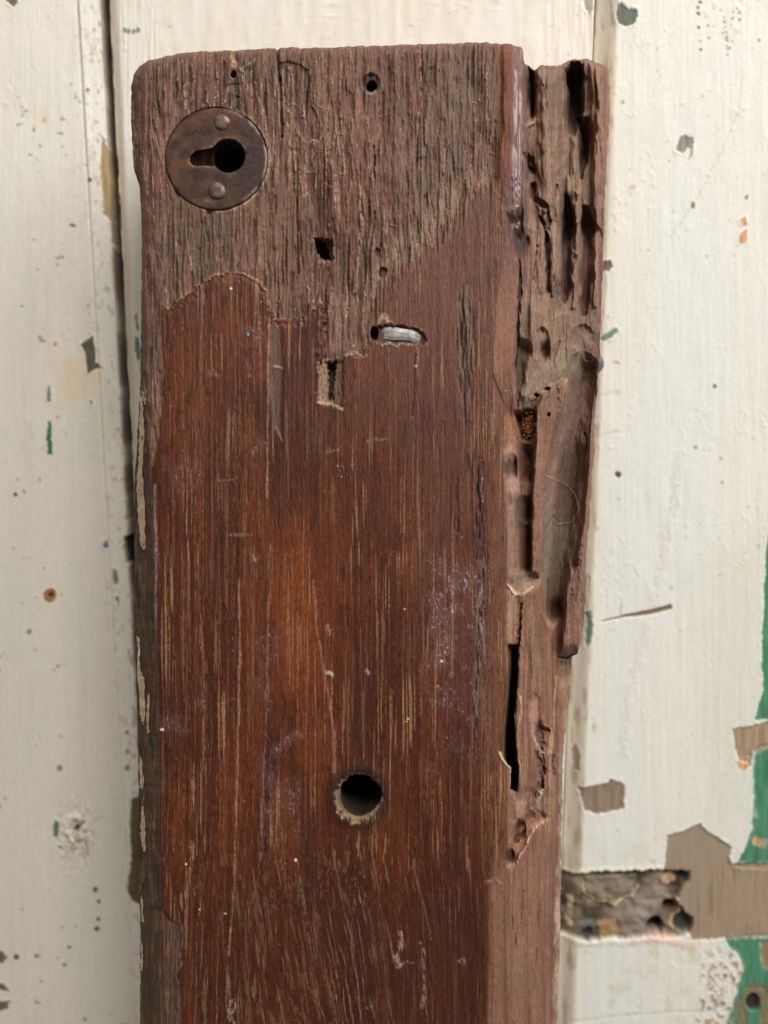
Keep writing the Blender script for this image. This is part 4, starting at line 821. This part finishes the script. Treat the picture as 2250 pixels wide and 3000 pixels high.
# big smooth hollow
big = [(1667, 1112), (1700, 1062), (1742, 1056), (1750, 1110), (1738, 1200), (1720, 1240), (1712, 1290), (1714, 1350), (1700, 1440), (1690, 1540), (1672, 1640), (1655, 1720), (1648, 1800), (1638, 1820), (1617, 1842), (1600, 1830), (1586, 1780), (1583, 1700), (1592, 1620), (1600, 1540), (1594, 1440), (1612, 1330), (1632, 1250), (1656, 1180)]
d = S(big, (128, 102, 86), .85, -2.4, 4, 3, 16)
n = sst(.5, .7, a3); c.tint((142, 116, 100), sst(0, 8, d) * n * .5)
c.tint((124, 112, 88), sst(0, 8, d) * sst(1480, 1560, Y) * .6)
c.h += -2.0 * sst(10, 26, d) * sst(-.1, .25, side - .5)
wl = 42 - 14 * sst(1500, 1800, Y); q_ = np.clip(1 - (c.ld([(1708, 1070), (1688, 1260), (1662, 1440), (1640, 1620), (1622, 1800)], 6, 1.5, 60) / wl) ** 2, 0, 1); c.h -= 2.8 * q_; c.tint((108, 88, 74), q_ * .3)
S([(1700, 1060), (1742, 1056), (1746, 1080), (1720, 1090), (1690, 1090)], (104, 88, 78), .8, -.8, 4); S([(1668, 1116), (1745, 1095), (1732, 1210), (1716, 1240), (1660, 1220)], (108, 76, 64), .5, 0, 14)
c.stroke([(1598, 1545), (1620, 1512), (1640, 1530)], 2.5, (92, 74, 62), .7, -.3); crack([(1606, 1690), (1602, 1790)], 1.8, -.4, (70, 56, 46)); S([(1616, 1768), (1650, 1760), (1648, 1806), (1624, 1812)], (60, 54, 48), .7, -1.6, 8)
S([(1590, 1800), (1620, 1812), (1640, 1810), (1622, 1846), (1600, 1832)], (166, 142, 120), .8, .6, 4)
# lip at the far right
lip = [(1738, 1200), (1746, 1300), (1736, 1452), (1722, 1650), (1724, 1741), (1712, 1842), (1700, 1917), (1637, 1922), (1642, 1850), (1650, 1750), (1668, 1640), (1680, 1650), (1700, 1510), (1710, 1400), (1718, 1280)]
S(lip, (120, 86, 70), .85, 4.6, 4, 4, 15); c.stroke([(1722, 1240), (1716, 1300), (1720, 1350)], 7, (150, 112, 78), .7, .3, 4, 6)
for pts in ([(1690, 1640), (1676, 1720), (1668, 1780), (1662, 1860)], [(1702, 1600), (1692, 1700), (1684, 1760)], [(1708, 1740), (1700, 1830)]):
    c.stroke(pts, 4, (84, 52, 48), .6, -.6, 3, 4)
crack([(1712, 1270), (1722, 1290), (1712, 1330)], 4, -1.5, (60, 42, 34))
S([(1632, 1930), (1680, 1926), (1682, 1990), (1640, 2000), (1628, 1960)], (84, 66, 54), .7, -1.6, 5); c.stroke([(1636, 1924), (1656, 1926), (1678, 1922)], 4, (30, 20, 18), .9, -2.2, 2)  # dark patch and line paint the shadow under the lip's cut end
# lower strip (x 1520-1640), smoother
S([(1524, 1740), (1590, 1700), (1632, 1850), (1636, 1930), (1626, 2100), (1620, 2320), (1516, 2330), (1510, 2100), (1520, 1900)], (120, 82, 62), .7, 1.0, 6, 4)
n = fbm(X / 7 + c.wx * .4, Y / 300, 16, 3); q = sst(1700, 1850, Y) * sm; c.tint((106, 66, 54), q * sst(.5, .66, n) * .6); c.tint((160, 116, 88), q * sst(.62, .48, n) * .3)
c.stroke([(1630, 1980), (1624, 2060), (1622, 2130), (1614, 2200), (1612, 2320)], 2.6, (176, 138, 108), .7, .15, 2)
# open split
split = [(1486, 1886), (1520, 1890), (1516, 1964), (1509, 2107), (1515, 2221), (1519, 2240), (1516, 2302), (1513, 2318), (1496, 2310), (1498, 2249), (1484, 2237), (1468, 2200), (1474, 2107), (1480, 2025), (1490, 1940)]
d = c.sd(split, 3, 2); m = sst(-2, 3, d); right = sst(0, 26, X - (1468 + 20 * sst(2200, 1900, Y))); c.h -= m * (3 + 9 * sst(.2, .8, right)); c.tint((92, 70, 50), m * .8); c.tint((40, 28, 22), m * sst(.45, .9, right) * .8)  # shade inside the split painted in, deepening to the right
c.stroke([(1526, 1770), (1524, 1830), (1521, 1890)], 3, (44, 30, 26), .8, -2, 2)
c.stroke([(1466, 2206), (1470, 2220), (1484, 2240), (1497, 2250), (1496, 2300)], 3.5, (222, 190, 156), .8, .5, 2.5); c.stroke([(1514, 2225), (1522, 2240), (1516, 2300)], 3, (196, 156, 124), .8, .4)
c.stroke([(1526, 2040), (1524, 2120)], 2.5, (206, 176, 148), .7, .2)
# worm tracks below
S([(1552, 2050), (1566, 2036), (1582, 2046), (1584, 2124), (1566, 2134), (1556, 2150), (1548, 2090)], (160, 118, 102), .9, -.9, 3, 4); S([(1568, 2128), (1584, 2118), (1606, 2140), (1590, 2152), (1570, 2154)], (84, 72, 62), .9, -2, 3, 3); c.stroke([(1588, 2118), (1614, 2136), (1606, 2210)], 3, (196, 152, 116), .7, .4)
c.stroke([(1580, 2150), (1586, 2190), (1578, 2220), (1588, 2260), (1584, 2310), (1572, 2330)], 9, (82, 64, 56), .85, -1.5, 5, 6); c.stroke([(1590, 2210), (1596, 2260), (1590, 2310)], 4, (56, 40, 36), .8, -1, 3); c.stroke([(1566, 2160), (1580, 2200), (1592, 2205)], 4, (176, 150, 132), .7, .4, 3, 5)
c.stroke([(1622, 2215), (1618, 2240), (1626, 2270)], 4, (56, 36, 38), .85, -.8, 2.5); S([(1578, 2318), (1592, 2318), (1586, 2334), (1576, 2338)], (222, 200, 160), .9, .4, 3)
S([(1498, 2318), (1530, 2310), (1556, 2320), (1540, 2345), (1522, 2362), (1506, 2340)], (156, 116, 98), .8, -.5, 4)
gash = [(1588, 2384), (1604, 2400), (1590, 2410), (1560, 2432), (1540, 2460), (1524, 2500), (1508, 2530), (1490, 2540), (1482, 2520), (1496, 2490), (1504, 2440), (1520, 2410), (1556, 2384)]
S(gash, (142, 104, 80), .8, -1.8, 3, 5); hole(1524, 2430, 14, 28, 2.2, None, 5, .3, (72, 44, 28)); hole(1494, 2508, 11, 20, 2.2, None, 5, .3, (60, 36, 24)); hole(1512, 2460, 8, 14, 1.5, None, 5, .3, (78, 48, 30)); c.stroke([(1530, 2424), (1520, 2440)], 7, (140, 90, 46), .7, .8, 3)
c.stroke([(1604, 2398), (1566, 2426), (1546, 2456), (1528, 2500), (1510, 2534), (1488, 2542)], 4.5, (206, 170, 138), .85, .5, 3, 6); c.stroke([(1566, 2376), (1582, 2396), (1606, 2402)], 6, (200, 164, 124), .8, .5, 4, 6)
# smooth pale lower flank
q = sst(2420, 2560, Y + (X - 1560) * .5) * sst(0, 16, X - Cf); n = fbm(X / 7 + c.wx * .3, Y / 420, 19, 3); lf2 = np.zeros_like(c.col) + lin((126, 88, 68)); lf2 += (lin((104, 68, 54)) - lf2) * (sst(.46, .62, n) * .8)[..., None]; lf2 += (lin((144, 108, 86)) - lf2) * (sst(.6, .74, fbm(X / 5, Y / 200, 51, 2)) * .5)[..., None]
c.col += (lf2 - c.col) * (q * .8)[..., None]; c.h += q * (n - .5) * .5; c.gl += (.35 - c.gl) * q
c.tint((150, 132, 118), sst(R_ - 16, R_ - 2, X + (fbm(X / 9, Y / 30, 52, 2) - .5) * 26) * sst(2000, 2100, Y) * .6)
S([(1628, 2632), (1650, 2630), (1650, 2720), (1630, 2730), (1622, 2680)], (186, 152, 134), .8, -.4, 3); S([(1626, 2820), (1640, 2815), (1636, 2900), (1624, 2920)], (176, 140, 114), .7, -.3, 3)
for i in range(16):
    x = rr.uniform(1500, 1630); y = rr.uniform(2600, 3000); c.stroke([(x, y), (x + rr.uniform(-4, 4), y + rr.uniform(20, 60))], rr.uniform(1.6, 3.4), (86, 52, 48), .7, -.25, 1.5, 2)
c.stroke([(1424, 2585), (1450, 2580), (1466, 2590)], 5, (156, 110, 80), .6, .2, 4)
# --- fine grain everywhere, then a paler top edge, painted as if catching light
c.h += (fbm(X / 3.4, Y / 40, 53, 2) - .5) * (.10 + .12 * weath + .12 * sm)
c.tint((134, 92, 80), sst(10, 2, et) * .6); c.tint((88, 60, 52), sst(14, 6, et) * sst(.5, .7, fbm(X / 10, Y / 6, 55, 2)) * .7)
c.gl = np.clip(c.gl, 0, 1)
P = on_timber(X, Y, c.h)
# carry the last row on downwards so the post goes on below the picture
down = np.array([0, math.sin(LEAN), math.cos(LEAN)]) * -1
extra = np.stack([P[-1] + down * k for k in (.05, .12, .22)]); P = np.concatenate([P, extra])
col = np.concatenate([c.col, np.repeat(c.col[-1:], 3, 0)]); gl = np.concatenate([c.gl, np.repeat(c.gl[-1:], 3, 0)])
ct = np.dot(T0, TN)
def to_back(V):
    hh = V @ TN - ct
    return V + TN * (-THICK - hh)[:, None]
body = grid_mesh('timber_body', P, col, gl, M_WOOD, timber, back=to_back)
def hz(px, py):
    """height of the worn surface at a photo point"""
    i = np.argmin((X - px) ** 2 + (Y - py) ** 2); return float(c.h.ravel()[i])
# ------------------------------------------------------------------ keyhole plate
def keyhole_plate():
    cx, cy = 668.5, 457.0; n = 160
    ang = np.linspace(0, 2 * math.pi, n, endpoint=False)
    dx, dy = np.cos(ang), np.sin(ang)
    ox, oy = 634 - cx, 466 - cy
    b = dx * ox + dy * oy; ro = b + np.sqrt(b * b - (ox * ox + oy * oy) + 149.0 ** 2)
    ro *= 1 + .006 * np.sin(3 * ang + 1)
    ri = np.full(n, 50.0)
    for k in range(n):                                    # slot to the left, slightly flared
        best = 50.0
        for r_ in np.arange(50, 122, .5):
            x = r_ * dx[k]; y = r_ * dy[k] + 1 + .09 * x
            hw = 23 + 3.5 * sst(-70, -48, x)
            endx = -112 + 24
            inside = (x < 0) and ((x > endx and abs(y) < hw) or (math.hypot(x - endx, y) < 23.5))
            if inside: best = r_
        ri[k] = best
    prof = [(f_, h_ - .42) for f_, h_ in [(0, -2.2), (0, -.55), (.02, -.42), (.06, -.36), (.13, -.34), (.2, -.33), (.3, -.33), (.4, -.33), (.5, -.33), (.6, -.33), (.7, -.34), (.8, -.36), (.87, -.39), (.92, -.44), (.975, -.62), (1.0, -.9), (1.0, -1.8)]]
    ri = ri * (1 + (fbm(ang * 9, ang * 0 + 2, 12, 2) - .5) * .07)
    V = []; rr_ = np.random.default_rng(5)
    for f, h in prof:
        r_ = ri + (ro - ri) * f
        wob = (fbm((cx + r_ * dx) / 30, (cy + r_ * dy) / 30, 57, 3) - .5) * .22
        V.append(on_timber(cx + r_ * dx, cy + r_ * dy, h + wob))
    V = np.concatenate(V); F = []
    for j in range(len(prof) - 1):
        for k in range(n): F.append((j * n + k, j * n + (k + 1) % n, (j + 1) * n + (k + 1) % n, (j + 1) * n + k))
    F = [f[::-1] for f in F]
    o = pymesh('keyhole_plate', V, F, M_PLATE, timber)
    fr = np.repeat([p_[0] for p_ in prof], n); th = np.tile(ang, len(prof)); r_ = np.tile(ri, len(prof)) + (np.tile(ro, len(prof)) - np.tile(ri, len(prof))) * fr
    qx, qy = cx + r_ * np.cos(th), cy + r_ * np.sin(th)
    C = np.zeros((len(V), 3)) + lin((72, 50, 39)); gl_ = np.full(len(V), .45)
    def pt(cc, m):
        C[:] += (lin(cc) - C) * np.clip(m, 0, 1)[:, None]
    nn = fbm(qx / 34, qy / 30, 44, 3); pt((96, 62, 42), sst(.48, .66, nn) * .7); pt((50, 38, 34), sst(.46, .3, nn) * .8)
    pt((62, 47, 42), sst(560, 760, qx + .4 * (qy - 466)) * .7)  # greyer towards the right, painting in a sheen
    e = sst(.86, .95, fr) * sst(.35, .6, fbm(qx / 20, qy / 20, 45, 2)); pt((150, 136, 122), e * sst(40, 120, qx - 634) * .8); pt((120, 100, 86), e * .35); gl_ += e * .3  # edge wear, paler on the right to paint in a highlight
    pt((148, 124, 100), np.exp(-((fr - .04) / .05) ** 2) * .35 * sst(.4, .6, nn))
    pt((132, 112, 84), np.exp(-((qx - 606) / 20) ** 2 - ((qy - 588) / 5) ** 2) * .5)
    a = o.data.color_attributes.new('tint', 'FLOAT_COLOR', 'POINT'); a.data.foreach_set('color', np.concatenate([C, np.clip(gl_, 0, 1)[:, None]], 1).astype(np.float32).ravel())
    return o
plate = keyhole_plate()
tp = lambda x, y, h: on_timber(x, y, h)
def head(x, y, r_, h1, seed):
    return dome('nail_head', x, y, r_, -.85, h1, M_NAIL, plate, tp, 26, .5, .06, seed)
head(650, 357, 24, -.25, 2); head(635, 558, 26, -.2, 5)
# ------------------------------------------------------------------ bent nail lying in its recess
def bar(name, pts, radii, hs, mat, parent, n=8, flat=.6, jit=.06, seed=3):
    """lofted bar along photo points; radii in photo pixels, hs heights in mm"""
    rr_ = random.Random(seed); V = []; F = []
    for i, ((x, y), r_, h) in enumerate(zip(pts, radii, hs)):
        a = pts[max(i - 1, 0)]; b = pts[min(i + 1, len(pts) - 1)]
        tx, ty = b[0] - a[0], b[1] - a[1]; l = math.hypot(tx, ty) or 1; nx, ny = -ty / l, tx / l
        for k in range(n):
            q = 2 * math.pi * (k + .5) / n; j = 1 + rr_.uniform(-jit, jit)
            o = r_ * math.cos(q) * j
            V.append(on_timber(x + nx * o, y + ny * o, h + r_ / PXMM * flat * math.sin(q) * j))
    m = len(pts)
    for i in range(m - 1):
        for k in range(n): F.append((i * n + k, i * n + (k + 1) % n, (i + 1) * n + (k + 1) % n, (i + 1) * n + k))
    F.append(tuple(range(n))[::-1]); F.append(tuple((m - 1) * n + k for k in range(n)))
    return pymesh(name, V, F, mat, parent, False)
bar('bent_nail', [(1112, 976), (1126, 976), (1150, 977), (1180, 980), (1205, 983), (1222, 988), (1238, 996)], [14, 19, 20, 18, 17, 15, 10], [-1.7, -1.0, -.8, -.75, -.8, -1.1, -1.6], M_STEEL, timber, 8, .24, .12)
# ------------------------------------------------------------------ cream paint flakes on the left arris
def flake(pts, lift=.25):
    rr_ = random.Random(int(pts[0][1]))
    out = []
    for i, (x, y) in enumerate(pts):                      # roughen the outline
        x2, y2 = pts[(i + 1) % len(pts)]
        for k in range(7):
            f = k / 7; out.append((x + (x2 - x) * f + rr_.uniform(-2.2, 2.2), y + (y2 - y) * f + rr_.uniform(-1.5, 1.5)))
    n = len(out)
    hs = [hz(x, y) for x, y in out]
    top = [on_timber(x, y, h + lift + .25) for (x, y), h in zip(out, hs)]; bot = [on_timber(x, y, h - .2) for (x, y), h in zip(out, hs)]
    import mathutils.geometry as mg
    tri = mg.tessellate_polygon([[Vector((x, y, 0)) for x, y in out]])
    F = [tuple(t_) for t_ in tri] + [(i, (i + 1) % n, n + (i + 1) % n, n + i) for i in range(n)]
    o = pymesh('paint_flake', top + bot, F, M_FLAKE, timber, False)
    return o
for pts in ([(414, 1145), (421, 1147), (427, 1186), (420, 1178)], [(413, 1150), (418, 1185), (422, 1260), (418, 1371), (424, 1507), (427, 1602), (421, 1611), (410, 1593), (404, 1507), (400, 1425), (407, 1330), (408, 1240)],
            [(402, 1864), (410, 1878), (409, 1959), (424, 1995), (425, 2104), (419, 2127), (409, 2090), (404, 1990)], [(432, 2032), (437, 2036), (437, 2145), (432, 2149), (429, 2090)],
            [(408, 2212), (415, 2226), (421, 2289), (416, 2314), (411, 2307)], [(421, 2330), (418, 2362), (426, 2416), (426, 2497), (419, 2493), (411, 2443), (413, 2389)], [(412, 2588), (417, 2640), (421, 2705), (416, 2700)], [(415, 2740), (418, 2800), (416, 2850), (412, 2830)]):
    flake(pts)
# ------------------------------------------------------------------ splinters standing proud along the split and the lip
def splinter(pts, radii, lift=.5, seed=1):
    return bar('splinter', pts, radii, [hz(x, y) + lift for x, y in pts], M_SPLIT, timber, 6, .5, .25, seed)
splinter([(1662, 1112), (1656, 1150), (1646, 1200), (1632, 1248)], [4, 5, 4, 2], .3, 1)
splinter([(1716, 1300), (1710, 1360), (1700, 1430), (1690, 1520)], [3, 5, 4, 2], .1, 2)
splinter([(1520, 1900), (1514, 1990), (1511, 2100), (1516, 2220)], [2, 3.5, 3.5, 2], .2, 3)
splinter([(1478, 1180), (1464, 1140), (1452, 1110), (1448, 1092)], [4, 4, 3, 1.5], .3, 4)
# torn fibres along the broken edge of the skin: too many and too fine to pick apart
def fibres():
    rr_ = random.Random(4); V = []; F = []
    runs = [skin_pts[0:17], [(930, 1178), (1003, 1198)], [(1010, 1040), (1070, 1045)], [(1100, 1008), (1160, 1010), (1240, 1012)],
            [(1000, 2390), (1030, 2402), (1060, 2404), (1095, 2388)], [(1090, 2272), (1112, 2300)], [(1466, 2206), (1497, 2250)], [(1604, 2398), (1546, 2456), (1510, 2534)]]
    for run in runs:
        for (ax, ay), (bx, by) in zip(run[:-1], run[1:]):
            L = math.hypot(bx - ax, by - ay)
            for k in range(int(L / 26)):
                f = rr_.random(); x = ax + (bx - ax) * f + rr_.gauss(0, 3); y = ay + (by - ay) * f + rr_.gauss(0, 3)
                ln = rr_.uniform(5, 16); a = rr_.gauss(0, .5) + math.pi / 2; h = hz(x, y); r_ = rr_.uniform(.6, 1.4)
                base = len(V)
                for j in range(4):
                    q = j / 3; px_ = x + math.cos(a) * ln * (q - .5) + rr_.uniform(-1, 1); py_ = y + math.sin(a) * ln * (q - .5); hh = h + .12 + .35 * math.sin(q * math.pi) * rr_.random(); rad = r_ * (1 - .7 * q)
                    for kk in range(3):
                        t_ = 2 * math.pi * kk / 3; V.append(on_timber(px_ + rad * math.cos(t_), py_, hh + rad / PXMM * math.sin(t_)))
                for j in range(3):
                    for kk in range(3): F.append((base + j * 3 + kk, base + j * 3 + (kk + 1) % 3, base + (j + 1) * 3 + (kk + 1) % 3, base + (j + 1) * 3 + kk))
    o = pymesh('torn_fibres', V, F, M_FIBRE, timber); o['kind'] = 'stuff'
fibres()
# orange crumbs of rot packed in the pocket
def crumbs():
    rr_ = random.Random(8); V = []; F = []
    for i in range(230):
        x = rr_.gauss(1550, 10); y = rr_.gauss(1246, 18)
        if not (1528 < x < 1570 and 1208 < y < 1284): continue
        h = max(hz(x, y), -9) + rr_.uniform(.1, 1.4); r_ = rr_.uniform(1.4, 4.6); b = len(V)
        ax = [(1, 0, 0), (-1, 0, 0), (0, 1, 0), (0, -1, 0), (0, 0, 1), (0, 0, -1)]
        for a_ in ax:
            j = r_ * rr_.uniform(.4, 1.4); V.append(on_timber(x + a_[0] * j, y + a_[1] * j, h + a_[2] * j / PXMM))
        for f in ((0, 2, 4), (2, 1, 4), (1, 3, 4), (3, 0, 4), (2, 0, 5), (1, 2, 5), (3, 1, 5), (0, 3, 5)): F.append(tuple(b + q for q in f))
    o = pymesh('rot_crumbs', V, F, M_FRASS, timber, False); o['kind'] = 'stuff'
crumbs()
# ------------------------------------------------------------------ a pale hair lying in the hollow
def hair():
    pts = [(1600, 1392), (1622, 1404), (1648, 1412), (1668, 1428), (1684, 1446), (1692, 1470), (1696, 1490), (1688, 1512), (1680, 1526), (1660, 1532), (1634, 1536)]
    V = []; F = []
    for i, (x, y) in enumerate(pts):
        a = pts[max(i - 1, 0)]; b = pts[min(i + 1, len(pts) - 1)]; l = math.hypot(b[0] - a[0], b[1] - a[1]); nx, ny = -(b[1] - a[1]) / l, (b[0] - a[0]) / l
        h = hz(x, y) + .35
        for k in range(5):
            q = 2 * math.pi * k / 5; V.append(on_timber(x + nx * .9 * math.cos(q), y + ny * .9 * math.cos(q), h + .9 / PXMM * math.sin(q)))
    for i in range(len(pts) - 1):
        for k in range(5): F.append((i * 5 + k, i * 5 + (k + 1) % 5, (i + 1) * 5 + (k + 1) % 5, (i + 1) * 5 + k))
    F.append((4, 3, 2, 1, 0)); e = (len(pts) - 1) * 5; F.append((e, e + 1, e + 2, e + 3, e + 4))
    o = pymesh('hair', V, F, M_HAIR); o['label'] = 'thin pale curled hair caught in the rotten hollow on the right of the timber'; o['category'] = 'hair'
hair()
